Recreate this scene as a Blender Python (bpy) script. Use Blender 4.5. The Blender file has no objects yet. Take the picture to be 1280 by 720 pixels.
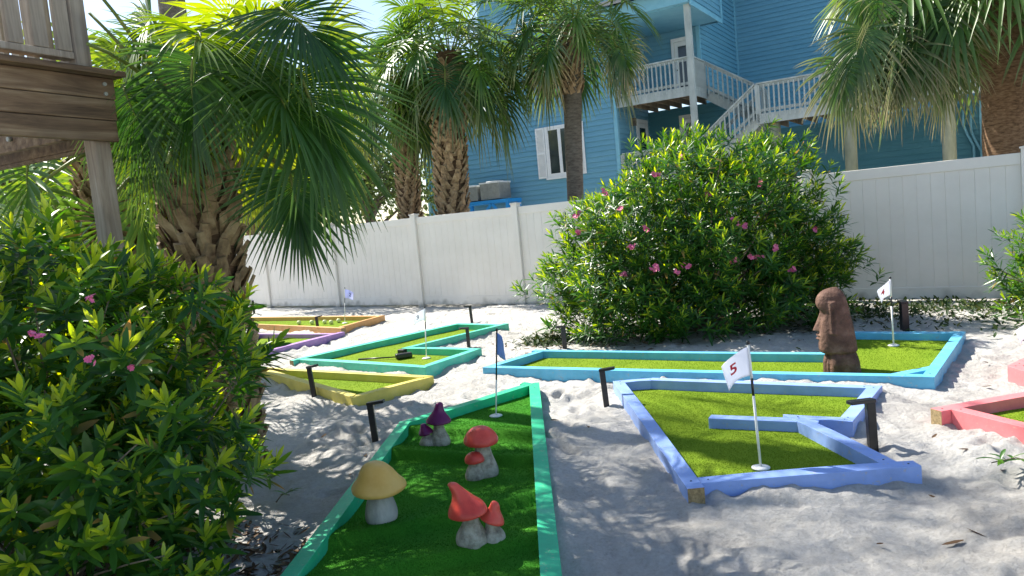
import bpy, bmesh, math, random
import numpy as np
from mathutils import Vector, Matrix
from mathutils.geometry import tessellate_polygon
random.seed(7); RNG = np.random.default_rng(11)
S = bpy.context.scene
COL = S.collection
rad = math.radians

# ------------------------------------------------------------------ camera
FPX = 930.0; PITCH = rad(5.01); ROLL = math.atan(.092); EYE = Vector((0, 0, 1.55))
_X = Vector((1, 0, 0)); _U0 = Vector((0, math.sin(PITCH), math.cos(PITCH))); FW = Vector((0, math.cos(PITCH), -math.sin(PITCH)))
RT = math.cos(ROLL)*_X - math.sin(ROLL)*_U0; UP = math.sin(ROLL)*_X + math.cos(ROLL)*_U0
cd = bpy.data.cameras.new('camera'); cam = bpy.data.objects.new('camera', cd); COL.objects.link(cam)
m = Matrix(((RT.x, UP.x, -FW.x, 0), (RT.y, UP.y, -FW.y, 0), (RT.z, UP.z, -FW.z, 1.55), (0, 0, 0, 1)))
cam.matrix_world = m
cd.sensor_width = 36; cd.lens = 36*FPX/1280; cd.clip_end = 3000; cd.clip_start = .05
S.camera = cam
def ray(px, py): return FPX*FW + (px-640)*RT - (py-360)*UP
def G(px, py, z=0.0):                       # survey: photo pixel -> point on the level z
    d = ray(px, py); return EYE + d*((z-EYE.z)/d.z)
def DP(px, py, y):                          # survey: photo pixel -> point at distance y
    d = ray(px, py); return EYE + d*(y/d.y)

# ------------------------------------------------------------------ materials
def newmat(name):
    mt = bpy.data.materials.new(name); mt.use_nodes = True
    nt = mt.node_tree; b = nt.nodes['Principled BSDF']
    return mt, nt, b
def N(nt, typ, **kw):
    n = nt.nodes.new(typ)
    for k, v in kw.items():
        if k in n.inputs: n.inputs[k].default_value = v
        else: setattr(n, k, v)
    return n
def ramp(nt, fac, stops):
    r = nt.nodes.new('ShaderNodeValToRGB'); el = r.color_ramp.elements
    while len(el) > len(stops): el.remove(el[-1])
    while len(el) < len(stops): el.new(.5)
    for e, (p, c) in zip(el, stops): e.position = p; e.color = (*c, 1)
    nt.links.new(fac, r.inputs[0]); return r
def coords(nt, scale=(1, 1, 1), kind='Object'):
    tc = nt.nodes.new('ShaderNodeTexCoord'); mp = nt.nodes.new('ShaderNodeMapping')
    mp.inputs['Scale'].default_value = scale
    nt.links.new(tc.outputs[kind], mp.inputs[0]); return mp.outputs[0]
def noisy(name, c1, c2, scale=6., stretch=(1, 1, 1), rough=.6, bump=.0, bscale=None, detail=6., c3=None, spec=.3, bdist=.01, kind='Object'):
    mt, nt, b = newmat(name)
    v = coords(nt, stretch, kind)
    n = N(nt, 'ShaderNodeTexNoise', Scale=scale, Detail=detail, Roughness=.6); nt.links.new(v, n.inputs['Vector'])
    stops = [(.3, c1), (.7, c2)] if c3 is None else [(.28, c1), (.52, c2), (.74, c3)]
    r = ramp(nt, n.outputs['Fac'], stops)
    nt.links.new(r.outputs[0], b.inputs['Base Color'])
    b.inputs['Roughness'].default_value = rough; b.inputs['Specular IOR Level'].default_value = spec
    if bump:
        n2 = N(nt, 'ShaderNodeTexNoise', Scale=bscale or scale*3, Detail=5., Roughness=.65); nt.links.new(v, n2.inputs['Vector'])
        bp = N(nt, 'ShaderNodeBump', Strength=bump, Distance=bdist); nt.links.new(n2.outputs['Fac'], bp.inputs['Height'])
        nt.links.new(bp.outputs[0], b.inputs['Normal'])
    return mt
def sc(c, k): return tuple(min(1, x*k) for x in c)
def paint(name, c, worn=(.45, .38, .28)):
    # weathered gloss paint on sawn lumber: tone mottling, rubbed patches, grain bump
    mt, nt, b = newmat(name)
    v = coords(nt)
    n = N(nt, 'ShaderNodeTexNoise', Scale=5., Detail=8., Roughness=.65); nt.links.new(v, n.inputs['Vector'])
    r = ramp(nt, n.outputs['Fac'], [(.25, sc(c, .78)), (.55, c), (.8, tuple(x*.85+.12 for x in c))])
    n3 = N(nt, 'ShaderNodeTexNoise', Scale=26., Detail=6., Roughness=.7); nt.links.new(v, n3.inputs['Vector'])
    r3 = ramp(nt, n3.outputs['Fac'], [(.60, (0, 0, 0)), (.66, (1, 1, 1))])
    mx = N(nt, 'ShaderNodeMix', data_type='RGBA'); nt.links.new(r3.outputs[0], mx.inputs[0])
    nt.links.new(r.outputs[0], mx.inputs[6]); mx.inputs[7].default_value = (*[a*.5+b_*.5 for a, b_ in zip(c, worn)], 1)
    nt.links.new(mx.outputs[2], b.inputs['Base Color'])
    b.inputs['Roughness'].default_value = .5; b.inputs['Specular IOR Level'].default_value = .35
    n2 = N(nt, 'ShaderNodeTexNoise', Scale=40., Detail=4.); nt.links.new(v, n2.inputs['Vector'])
    bp = N(nt, 'ShaderNodeBump', Strength=.35, Distance=.004); nt.links.new(n2.outputs['Fac'], bp.inputs['Height'])
    nt.links.new(bp.outputs[0], b.inputs['Normal'])
    return mt
def leafmat(name, stops, trans=.35, rough=.35, spec=.5, dry=None, tcol=None):
    mt, nt, b = newmat(name)
    a = N(nt, 'ShaderNodeAttribute', attribute_name='tint')
    r = ramp(nt, a.outputs['Fac'], stops)
    out = r.outputs[0]
    if dry:
        a2 = N(nt, 'ShaderNodeAttribute', attribute_name='dry')
        mx = N(nt, 'ShaderNodeMix', data_type='RGBA'); nt.links.new(a2.outputs['Fac'], mx.inputs[0])
        nt.links.new(out, mx.inputs[6]); mx.inputs[7].default_value = (*dry, 1); out = mx.outputs[2]
    nt.links.new(out, b.inputs['Base Color'])
    b.inputs['Roughness'].default_value = rough; b.inputs['Specular IOR Level'].default_value = spec
    tr = nt.nodes.new('ShaderNodeBsdfTranslucent')
    hs = N(nt, 'ShaderNodeHueSaturation', Hue=.475, Saturation=1.15, Value=1.9); nt.links.new(out, hs.inputs['Color'])
    nt.links.new(hs.outputs[0], tr.inputs['Color'])
    ms = N(nt, 'ShaderNodeMixShader', Fac=trans); nt.links.new(b.outputs[0], ms.inputs[1]); nt.links.new(tr.outputs[0], ms.inputs[2])
    nt.links.new(ms.outputs[0], nt.nodes['Material Output'].inputs['Surface'])
    return mt

M = {}
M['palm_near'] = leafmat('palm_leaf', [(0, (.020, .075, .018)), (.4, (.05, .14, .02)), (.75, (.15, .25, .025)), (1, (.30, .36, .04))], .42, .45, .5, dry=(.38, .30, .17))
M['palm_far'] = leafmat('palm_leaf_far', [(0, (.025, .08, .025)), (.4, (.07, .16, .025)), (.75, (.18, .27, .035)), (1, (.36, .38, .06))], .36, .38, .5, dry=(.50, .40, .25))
M['petiole'] = noisy('petiole', (.10, .16, .03), (.22, .24, .06), 8, rough=.5)
M['boot'] = noisy('boot', (.10, .06, .034), (.33, .225, .125), 9, rough=.85, bump=.7, bscale=60, c3=(.50, .375, .225))
M['bark_grey'] = noisy('bark_grey', (.085, .068, .052), (.21, .18, .145), 9, (1, 1, 3), .9, .8, 40)
M['bark_brown'] = noisy('bark_brown', (.05, .027, .014), (.17, .10, .055), 6, (1, 1, 7), .9, 1., 14)
M['bark_fibre'] = noisy('bark_fibre', (.06, .034, .018), (.22, .13, .072), 13, (1, 1, 3.5), .9, 1., 30, c3=(.34, .23, .14))
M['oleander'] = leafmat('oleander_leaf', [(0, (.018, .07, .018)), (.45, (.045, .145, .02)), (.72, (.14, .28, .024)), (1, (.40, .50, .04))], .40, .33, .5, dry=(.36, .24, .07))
M['twig'] = noisy('twig', (.10, .08, .055), (.26, .22, .17), 20, rough=.8)
M['petal'] = noisy('petal', (.62, .09, .22), (.75, .22, .36), 30, rough=.6)
M['tree'] = leafmat('broad_leaf', [(0, (.04, .08, .025)), (.6, (.11, .16, .05)), (1, (.22, .26, .09))], .35, .5, .3)
M['weed'] = leafmat('weed_leaf', [(0, (.012, .035, .010)), (.6, (.035, .065, .016)), (1, (.16, .16, .04))], .15, .6, .2)  # greens darkened to paint in the shade along the fence
M['litter'] = leafmat('dead_leaf', [(0, (.05, .03, .018)), (.6, (.14, .085, .045)), (1, (.30, .21, .12))], .1, .8, .2)
M['vinyl'] = None
M['white'] = noisy('white_trim', (.70, .71, .70), (.82, .82, .80), 4, rough=.5)
M['glass'] = noisy('dark_glass', (.010, .018, .025), (.03, .045, .055), 1.2, rough=.08, spec=.6)
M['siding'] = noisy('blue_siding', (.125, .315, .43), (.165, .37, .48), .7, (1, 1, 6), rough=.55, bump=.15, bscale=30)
M['siding_shaded'] = noisy('shaded_siding', (.06, .21, .27), (.09, .26, .325), .8, (1, 1, 5), rough=.6)  # darker copy of the blue siding, painting in the shade under the decks
M['trim_blue'] = noisy('blue_trim', (.16, .40, .52), (.22, .47, .58), 3, rough=.5)
M['rail_wood'] = noisy('weathered_rail', (.27, .31, .295), (.46, .50, .48), 5, (1, 1, .4), rough=.75, bump=.3)
M['piling'] = noisy('piling', (.20, .21, .13), (.36, .35, .24), 4, (1, 1, .3), .85, .4, 30)
M['joist'] = noisy('joist_wood', (.16, .12, .075), (.30, .23, .15), 4, rough=.8)
M['roof'] = noisy('roof_shingle', (.25, .25, .25), (.40, .40, .39), 6, rough=.8)
M['bright_blue'] = noisy('bright_blue_paint', (.02, .24, .62), (.03, .31, .72), 4, rough=.5)
M['ac'] = noisy('ac_casing', (.26, .27, .25), (.36, .37, .34), 6, rough=.5)
M['dark'] = noisy('black_metal', (.008, .008, .009), (.02, .02, .022), 20, rough=.35, spec=.5)
M['cutwood'] = noisy('end_grain', (.16, .12, .06), (.42, .31, .16), 60, rough=.85, bump=.4, bscale=160)
M['polewhite'] = noisy('pole_white', (.72, .72, .70), (.80, .80, .78), 10, rough=.35)
M['flag'] = leafmat('flag_cloth', [(0, (.70, .70, .76)), (1, (.80, .80, .84))], .30, .8, .1)
M['flagblue'] = leafmat('flag_cloth_blue', [(0, (.22, .34, .70)), (1, (.34, .44, .75))], .25, .8, .1)
M['flaglav'] = leafmat('flag_cloth_lavender', [(0, (.55, .55, .80)), (1, (.62, .62, .85))], .30, .8, .1)
M['red_ink'] = noisy('red_ink', (.45, .02, .03), (.55, .03, .05), 10, rough=.7)
M['navy_ink'] = noisy('navy_ink', (.02, .02, .12), (.03, .03, .18), 10, rough=.7)
M['ball'] = noisy('golf_ball', (.55, .62, .20), (.70, .72, .40), 8, rough=.35)
for k, c in dict(green=(.03, .50, .25), teal=(.10, .58, .42), sky=(.13, .48, .71), blue=(.26, .39, .76), yellow=(.66, .55, .12), orange=(.68, .36, .13), purple=(.42, .24, .54), red=(.78, .21, .22)).items():
    M['p_'+k] = paint('paint_'+k, c)

def wood(name, a, b_, c, axis):
    st = [14, 14, 14]; st[axis] = 1.1
    mt, nt, b = newmat(name)
    v = coords(nt, tuple(st))
    n = N(nt, 'ShaderNodeTexNoise', Scale=1.6, Detail=9., Roughness=.65, Distortion=.6); nt.links.new(v, n.inputs['Vector'])
    r = ramp(nt, n.outputs['Fac'], [(.25, a), (.5, b_), (.75, c)])
    v2 = coords(nt, (1, 1, 1)); n2 = N(nt, 'ShaderNodeTexNoise', Scale=2.3, Detail=3.); nt.links.new(v2, n2.inputs['Vector'])
    r2 = ramp(nt, n2.outputs['Fac'], [(.35, (.55, .55, .58)), (.65, (1, 1, 1))])
    mx = N(nt, 'ShaderNodeMix', data_type='RGBA', blend_type='MULTIPLY'); mx.inputs[0].default_value = 1
    nt.links.new(r.outputs[0], mx.inputs[6]); nt.links.new(r2.outputs[0], mx.inputs[7])
    nt.links.new(mx.outputs[2], b.inputs['Base Color']); b.inputs['Roughness'].default_value = .8
    bp = N(nt, 'ShaderNodeBump', Strength=.5, Distance=.006); nt.links.new(n.outputs['Fac'], bp.inputs['Height']); nt.links.new(bp.outputs[0], b.inputs['Normal'])
    return mt
M['deck_rim'] = wood('deck_rim_wood', (.05, .028, .015), (.19, .12, .066), (.34, .25, .155), 0)
M['deck_post'] = wood('deck_post_wood', (.14, .095, .062), (.32, .255, .19), (.46, .41, .35), 2)
M['deck_pale'] = wood('deck_baluster_wood', (.22, .175, .125), (.40, .335, .25), (.56, .49, .39), 2)

def vinyl():
    mt, nt, b = newmat('white_vinyl')
    v = coords(nt); n = N(nt, 'ShaderNodeTexNoise', Scale=1.4, Detail=7., Roughness=.65); nt.links.new(v, n.inputs['Vector'])
    r = ramp(nt, n.outputs['Fac'], [(.3, (.75, .70, .63)), (.7, (.84, .79, .725))])
    # splashed dirt along the foot of the panels, its edge ragged
    sp = nt.nodes.new('ShaderNodeSeparateXYZ'); nt.links.new(v, sp.inputs[0])
    n2 = N(nt, 'ShaderNodeTexNoise', Scale=5., Detail=6.); nt.links.new(v, n2.inputs['Vector'])
    ad = N(nt, 'ShaderNodeMath', operation='MULTIPLY_ADD'); nt.links.new(n2.outputs['Fac'], ad.inputs[0]); ad.inputs[1].default_value = .5; ad.inputs[2].default_value = -.12
    su = N(nt, 'ShaderNodeMath', operation='SUBTRACT'); nt.links.new(ad.outputs[0], su.inputs[0]); nt.links.new(sp.outputs[2], su.inputs[1])
    mu = N(nt, 'ShaderNodeMath', operation='MULTIPLY', use_clamp=True); nt.links.new(su.outputs[0], mu.inputs[0]); mu.inputs[1].default_value = 5.
    mx = N(nt, 'ShaderNodeMix', data_type='RGBA'); nt.links.new(mu.outputs[0], mx.inputs[0]); nt.links.new(r.outputs[0], mx.inputs[6]); mx.inputs[7].default_value = (.36, .33, .28, 1)
    nt.links.new(mx.outputs[2], b.inputs['Base Color']); b.inputs['Roughness'].default_value = .45
    return mt
M['vinyl'] = vinyl()

def sandmat():
    mt, nt, b = newmat('white_sand')
    v = coords(nt)
    n = N(nt, 'ShaderNodeTexNoise', Scale=1.1, Detail=10., Roughness=.7); nt.links.new(v, n.inputs['Vector'])
    r = ramp(nt, n.outputs['Fac'], [(.3, (.52, .49, .45)), (.5, (.63, .61, .575)), (.7, (.71, .695, .67))])
    n2 = N(nt, 'ShaderNodeTexNoise', Scale=48., Detail=6., Roughness=.8); nt.links.new(v, n2.inputs['Vector'])
    r2 = ramp(nt, n2.outputs['Fac'], [(.26, (.50, .46, .40)), (.40, (.86, .85, .83)), (.6, (1, 1, 1))])
    mx = N(nt, 'ShaderNodeMix', data_type='RGBA', blend_type='MULTIPLY'); mx.inputs[0].default_value = 1
    nt.links.new(r.outputs[0], mx.inputs[6]); nt.links.new(r2.outputs[0], mx.inputs[7])
    nt.links.new(mx.outputs[2], b.inputs['Base Color']); b.inputs['Roughness'].default_value = .95; b.inputs['Specular IOR Level'].default_value = .1
    n3 = N(nt, 'ShaderNodeTexNoise', Scale=16., Detail=11., Roughness=.78); nt.links.new(v, n3.inputs['Vector'])
    bp = N(nt, 'ShaderNodeBump', Strength=1., Distance=.05); nt.links.new(n3.outputs['Fac'], bp.inputs['Height']); nt.links.new(bp.outputs[0], b.inputs['Normal'])
    return mt
M['sand'] = sandmat()
def turfmat(name, c1, c2):
    mt, nt, b = newmat(name)
    v = coords(nt)
    n = N(nt, 'ShaderNodeTexNoise', Scale=2.2, Detail=6.); nt.links.new(v, n.inputs['Vector'])
    r = ramp(nt, n.outputs['Fac'], [(.3, c1), (.7, c2)])
    n2 = N(nt, 'ShaderNodeTexNoise', Scale=190., Detail=3., Roughness=.8); nt.links.new(v, n2.inputs['Vector'])
    r2 = ramp(nt, n2.outputs['Fac'], [(.3, (.45, .5, .4)), (.65, (1.0, 1.0, 1.0))])
    mx = N(nt, 'ShaderNodeMix', data_type='RGBA', blend_type='MULTIPLY'); mx.inputs[0].default_value = 1
    nt.links.new(r.outputs[0], mx.inputs[6]); nt.links.new(r2.outputs[0], mx.inputs[7])
    # sand trodden onto the carpet
    n4 = N(nt, 'ShaderNodeTexNoise', Scale=11., Detail=8., Roughness=.75); nt.links.new(v, n4.inputs['Vector'])
    r4 = ramp(nt, n4.outputs['Fac'], [(.66, (0, 0, 0)), (.82, (.35, .35, .35))])
    m2 = N(nt, 'ShaderNodeMix', data_type='RGBA'); nt.links.new(r4.outputs[0], m2.inputs[0]); nt.links.new(mx.outputs[2], m2.inputs[6]); m2.inputs[7].default_value = (.5, .46, .36, 1)
    nt.links.new(m2.outputs[2], b.inputs['Base Color']); b.inputs['Roughness'].default_value = .9; b.inputs['Specular IOR Level'].default_value = .12
    bp = N(nt, 'ShaderNodeBump', Strength=.5, Distance=.008); nt.links.new(n2.outputs['Fac'], bp.inputs['Height']); nt.links.new(bp.outputs[0], b.inputs['Normal'])
    tr = nt.nodes.new('ShaderNodeBsdfTranslucent'); nt.links.new(m2.outputs[2], tr.inputs['Color']); ms = N(nt, 'ShaderNodeMixShader', Fac=.22)
    nt.links.new(b.outputs[0], ms.inputs[1]); nt.links.new(tr.outputs[0], ms.inputs[2]); nt.links.new(ms.outputs[0], nt.nodes['Material Output'].inputs['Surface'])
    return mt
M['turf'] = turfmat('turf', (.22, .35, .022), (.31, .44, .032))
M['turf_shaded'] = turfmat('turf_shaded', (.05, .26, .022), (.10, .35, .026))  # darker copy of the turf, with the shade put into its colour
M['stone'] = noisy('carved_stone', (.045, .022, .015), (.115, .058, .040), 9, rough=.75, bump=1., bscale=38, c3=(.22, .125, .09), bdist=.012)
M['stem'] = noisy('mushroom_stem', (.16, .16, .14), (.40, .40, .36), 9, (1, 1, .45), .7, .5, 50, c3=(.56, .55, .50))
M['stem_pitted'] = noisy('mushroom_stem_pitted', (.15, .13, .10), (.42, .38, .30), 22, rough=.8, bump=.9, bscale=60, c3=(.60, .56, .46))
M['cap_yellow'] = noisy('cap_yellow', (.62, .36, .08), (.78, .52, .16), 5, rough=.38, bump=.15)
M['cap_red'] = noisy('cap_red', (.50, .042, .034), (.70, .085, .06), 7, rough=.3, bump=.15, c3=(.68, .14, .085))
M['cap_purple'] = noisy('cap_purple', (.10, .012, .07), (.22, .02, .13), 7, rough=.28, bump=.15)

# ------------------------------------------------------------------ object helpers
def put(name, me, mat=None, parent=None):
    o = bpy.data.objects.new(name, me); COL.objects.link(o)
    if mat is not None:
        for mm in (mat if isinstance(mat, (list, tuple)) else [mat]): me.materials.append(mm)
    if parent: o.parent = parent
    return o
def tag(o, label, cat, group=None):
    o['label'] = label; o['category'] = cat
    if group: o['group'] = group
    return o
def empty(name, loc, label, cat, group=None, rz=0):
    o = bpy.data.objects.new(name, None); COL.objects.link(o); o.empty_display_size = .1
    o.location = loc; o.rotation_euler = (0, 0, rz)
    return tag(o, label, cat, group)
class MB:
    def __init__(s): s.v = []; s.f = []; s.m = []; s.sm = []
    def add(s, vs, fs, mi=0, smooth=False):
        b = len(s.v); s.v += [tuple(x) for x in vs]
        for f in fs: s.f.append([b+i for i in f]); s.m.append(mi); s.sm.append(smooth)
    def box(s, c, h, R=None, mi=0):         # centre, half sizes
        vs = []
        for i in range(8):
            p = Vector(((-1, 1)[i & 1]*h[0], (-1, 1)[i >> 1 & 1]*h[1], (-1, 1)[i >> 2]*h[2]))
            if R is not None: p = R @ p
            vs.append(p + Vector(c))
        s.add(vs, [(0, 2, 3, 1), (4, 5, 7, 6), (0, 1, 5, 4), (2, 6, 7, 3), (0, 4, 6, 2), (1, 3, 7, 5)], mi)
    def b2(s, a, b, mi=0): s.box([(x+y)/2 for x, y in zip(a, b)], [abs(y-x)/2 for x, y in zip(a, b)], None, mi)
    def bar(s, p0, p1, w, h, mi=0, up=(0, 0, 1)):
        p0 = Vector(p0); p1 = Vector(p1); d = (p1-p0); L = d.length; d.normalize()
        sd = d.cross(Vector(up)).normalized(); u = sd.cross(d)
        R = Matrix((d, sd, u)).transposed()
        s.box((p0+p1)/2, (L/2, w/2, h/2), R, mi)
    def tube(s, pts, rs, n=8, mi=0, cap=True, smooth=True):
        pts = [Vector(p) for p in pts]; rings = []; base = len(s.v)
        ref = Vector((.31, .77, .55))
        for i, p in enumerate(pts):
            d = (pts[min(i+1, len(pts)-1)] - pts[max(i-1, 0)])
            if d.length < 1e-9: d = Vector((0, 0, 1))
            d.normalize(); a = d.cross(ref).normalized(); b = d.cross(a)
            r = rs[i] if isinstance(rs, (list, tuple)) else rs
            for k in range(n):
                t = 2*math.pi*k/n; s.v.append(tuple(p + a*(r*math.cos(t)) + b*(r*math.sin(t))))
        for i in range(len(pts)-1):
            for k in range(n):
                k2 = (k+1) % n
                s.f.append([base+i*n+k, base+(i+1)*n+k, base+(i+1)*n+k2, base+i*n+k2]); s.m.append(mi); s.sm.append(smooth)
        if cap:
            s.f.append([base+k for k in range(n)]); s.m.append(mi); s.sm.append(False)
            s.f.append([base+(len(pts)-1)*n+k for k in reversed(range(n))]); s.m.append(mi); s.sm.append(False)
    def build(s, name, mat, parent=None):
        me = bpy.data.meshes.new(name); me.from_pydata(s.v, [], s.f)
        me.polygons.foreach_set('material_index', s.m); me.polygons.foreach_set('use_smooth', s.sm)
        bm = bmesh.new(); bm.from_mesh(me); bmesh.ops.recalc_face_normals(bm, faces=bm.faces); bm.to_mesh(me); bm.free()
        me.update()
        return put(name, me, mat, parent)
def bevel(o, w=.006, seg=2):
    b = o.modifiers.new('bevel', 'BEVEL'); b.width = w; b.segments = seg; b.limit_method = 'ANGLE'; b.angle_limit = rad(40); return o

def quads(name, V, Q, mat, parent=None, attrs=None, midx=None, smooth=True):
    me = bpy.data.meshes.new(name); V = np.asarray(V, np.float32); Q = np.asarray(Q, np.int32)
    me.vertices.add(len(V)); me.vertices.foreach_set('co', V.ravel())
    me.loops.add(Q.size); me.loops.foreach_set('vertex_index', Q.ravel())
    me.polygons.add(len(Q)); k = Q.shape[1]
    me.polygons.foreach_set('loop_start', np.arange(0, Q.size, k, dtype=np.int32))
    me.polygons.foreach_set('use_smooth', np.full(len(Q), smooth))
    if midx is not None: me.polygons.foreach_set('material_index', np.asarray(midx, np.int32))
    me.update(calc_edges=True)
    for an, av in (attrs or {}).items():
        a = me.attributes.new(an, 'FLOAT', 'POINT'); a.data.foreach_set('value', np.asarray(av, np.float32))
    return put(name, me, mat, parent)

def nrm(a): return a/np.maximum(np.linalg.norm(a, axis=-1, keepdims=True), 1e-9)
class Leaves:
    """collects folded leaf blades and links them as one mesh"""
    def __init__(s, ts, ws, fold=.35): s.ts = np.array(ts); s.ws = np.array(ws); s.fold = fold; s.P = []; s.Dv = []; s.Nv = []; s.L = []; s.W = []; s.T = []; s.Dr = []; s.Y = []
    def add(s, p, d, n, l, w, tint=.5, droop=0., dry=0.):
        s.P.append(p); s.Dv.append(d); s.Nv.append(n); s.L.append(l); s.W.append(w); s.T.append(tint); s.Dr.append(droop); s.Y.append(dry)
    def extend(s, P, Dv, Nv, L, W, T, Dr, Y):
        for a, b in zip((s.P, s.Dv, s.Nv, s.L, s.W, s.T, s.Dr, s.Y), (P, Dv, Nv, L, W, T, Dr, Y)): a.extend(list(b))
    def arrays(s):
        P = np.array(s.P); d = nrm(np.array(s.Dv)); n = np.array(s.Nv); sd = nrm(np.cross(d, n)); n = np.cross(sd, d)
        L = np.array(s.L)[:, None]; W = np.array(s.W)[:, None]; T = np.array(s.T); Dr = np.array(s.Dr)[:, None]; Y = np.array(s.Y)
        k = len(s.ts); V = np.zeros((len(P), k, 3, 3)); tint = np.zeros((len(P), k, 3)); dry = np.zeros((len(P), k, 3))
        for i, (t, w) in enumerate(zip(s.ts, s.ws)):
            c = P + d*L*t; c = c - np.array([0, 0, 1.])*(Dr*L*t**2.2) - n*(L*.03*t*t)
            V[:, i, 1] = c - n*W*w*s.fold; V[:, i, 0] = c - sd*W*w; V[:, i, 2] = c + sd*W*w
            tint[:, i, :] = T[:, None]; dry[:, i, :] = (Y*max(0, (t-.35)/.65)**1.3)[:, None]
        q = []
        for i in range(k-1):
            a = i*3; q += [(a, a+3, a+4, a+1), (a+1, a+4, a+5, a+2)]
        Q = (np.array(q)[None] + (np.arange(len(P))*k*3)[:, None, None]).reshape(-1, 4)
        return V.reshape(-1, 3), Q, tint.ravel(), np.clip(dry.ravel(), 0, 1)
    def build(s, name, mat, parent=None, extra=None):
        V, Q, t, y = s.arrays()
        return quads(name, V, Q, mat, parent, {'tint': t, 'dry': y})

# ------------------------------------------------------------------ light
EL = rad(47); AZ = (-.743, .669)
sd = bpy.data.lights.new('sun', 'SUN'); sd.energy = 4.8; sd.angle = rad(.53); sd.color = (1, .955, .87)
so = bpy.data.objects.new('sun', sd); COL.objects.link(so)
Ls = Vector((AZ[0]*math.cos(EL), AZ[1]*math.cos(EL), math.sin(EL)))
so.rotation_euler = (-Ls).to_track_quat('-Z', 'Y').to_euler(); so.location = Ls*40
w = bpy.data.worlds.new('World'); S.world = w; w.use_nodes = True
nt = w.node_tree; bg = nt.nodes['Background']
sky = nt.nodes.new('ShaderNodeTexSky'); sky.sky_type = 'NISHITA'; sky.sun_disc = False
sky.sun_elevation = EL; sky.sun_rotation = math.atan2(AZ[0], AZ[1]); sky.air_density = 1.0; sky.dust_density = .8; sky.ozone_density = 1.2
nt.links.new(sky.outputs[0], bg.inputs[0]); bg.inputs[1].default_value = .098
S.view_settings.view_transform = 'Standard'; S.view_settings.look = 'None'; S.view_settings.exposure = 1.2; S.view_settings.gamma = 1
S.view_settings.use_curve_mapping = False

# ------------------------------------------------------------------ minigolf holes: survey of the outer top corners
ZT = .10
def g2(px, py, z=ZT): p = G(px, py, z); return (p.x, p.y)
HOLES = dict(
 green=[(-1.20, 2.30), g2(499, 527), g2(664, 477), (.165, 6.62), (.085, 2.30)],
 yellow=[g2(308, 458), g2(542, 470), g2(440, 497)],
 orange=[g2(281, 404), g2(298, 396), g2(481, 394), g2(423, 410)],
 purple=[g2(318, 416), g2(427, 416), g2(331, 440), (-3.95, 10.05)],
 teal=[g2(368, 449), g2(572, 404), g2(632, 405.5), g2(515, 434), g2(602, 435.5), g2(532, 459)],
 sky=[g2(603, 459), g2(676, 437), g2(1033, 440.5), g2(1058, 413.5), g2(1207, 414), g2(1168, 471)],
 blue=[g2(766, 476), g2(815, 472), g2(1103, 482), g2(1066, 527), g2(1012, 524), g2(1135, 583), g2(855, 605)],
 red=[g2(1174, 508), (3.9, 5.05), (4.3, 4.3), (2.95, 3.99)],
)
# clockwise/anticlockwise normalise to anticlockwise
def area(p): return sum(p[i][0]*p[(i+1) % len(p)][1]-p[(i+1) % len(p)][0]*p[i][1] for i in range(len(p)))/2
for k in HOLES:
    if area(HOLES[k]) < 0: HOLES[k] = HOLES[k][::-1]
def inter(p, d, q, e):
    den = d[0]*e[1]-d[1]*e[0]
    if abs(den) < 1e-9: return p
    t = ((q[0]-p[0])*e[1]-(q[1]-p[1])*e[0])/den
    return (p[0]+d[0]*t, p[1]+d[1]*t)
def offset(poly, wd):
    n = len(poly); L = []
    for i in range(n):
        a = poly[i]; b = poly[(i+1) % n]; dx, dy = b[0]-a[0], b[1]-a[1]; l = math.hypot(dx, dy); dx /= l; dy /= l
        L.append(((a[0]-dy*wd, a[1]+dx*wd), (dx, dy)))
    return [inter(*L[i-1], *L[i]) for i in range(n)], L
def inpoly(px, py, poly):
    r = np.zeros(px.shape, bool); n = len(poly)
    for i in range(n):
        (x0, y0), (x1, y1) = poly[i], poly[(i+1) % n]
        c = ((y0 > py) != (y1 > py))
        with np.errstate(divide='ignore', invalid='ignore'): xx = (x1-x0)*(py-y0)/(y1-y0+1e-12)+x0
        r ^= c & (px < xx)
    return r

# ------------------------------------------------------------------ ground: one sheet of sand, finely heaped near the camera
def vnoise(x, y, seed):
    xi = np.floor(x).astype(np.int64); yi = np.floor(y).astype(np.int64); fx = x-xi; fy = y-yi
    fx = fx*fx*(3-2*fx); fy = fy*fy*(3-2*fy)
    def h(a, b):
        n = (a*374761393 + b*668265263 + seed*982451653) & 0x7fffffff
        n = ((n ^ (n >> 13))*1274126177) & 0x7fffffff
        return ((n ^ (n >> 16)) & 0xffff)/65535.
    return (h(xi, yi)*(1-fx)+h(xi+1, yi)*fx)*(1-fy)+(h(xi, yi+1)*(1-fx)+h(xi+1, yi+1)*fx)*fy
def sand_height(x, y):
    z = np.zeros_like(x); a = .036
    for i, (f, a) in enumerate(((1.1, .030), (2.6, .020), (5.3, .014), (9.7, .011), (17., .009), (31., .007))):
        nz = vnoise(x*f+i*7.3+.4*y, y*f-i*3.1-.3*x, i+3)
        z += a*((nz-.5)*2 if i < 2 else (1.35*np.abs(2*nz-1)-.68))
    rg = np.random.default_rng(5)
    cx = rg.uniform(-3.2, 5.5, 420); cy = 2.2+rg.uniform(0, 1, 420)**1.3*12; an = rg.uniform(0, 3.14, 420); dp = rg.uniform(.014, .045, 420)
    for X, Y, A, Dp in zip(cx, cy, an, dp):
        sel = (np.abs(x-X) < .35) & (np.abs(y-Y) < .35)
        if not sel.any(): continue
        u = (x[sel]-X)*math.cos(A)+(y[sel]-Y)*math.sin(A); v = -(x[sel]-X)*math.sin(A)+(y[sel]-Y)*math.cos(A)
        q = (u/.13)**2+(v/.055)**2
        z[sel] += -Dp*np.exp(-q)+.55*Dp*np.exp(-(np.sqrt(q)-1.6)**2*3)
    return z
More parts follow.
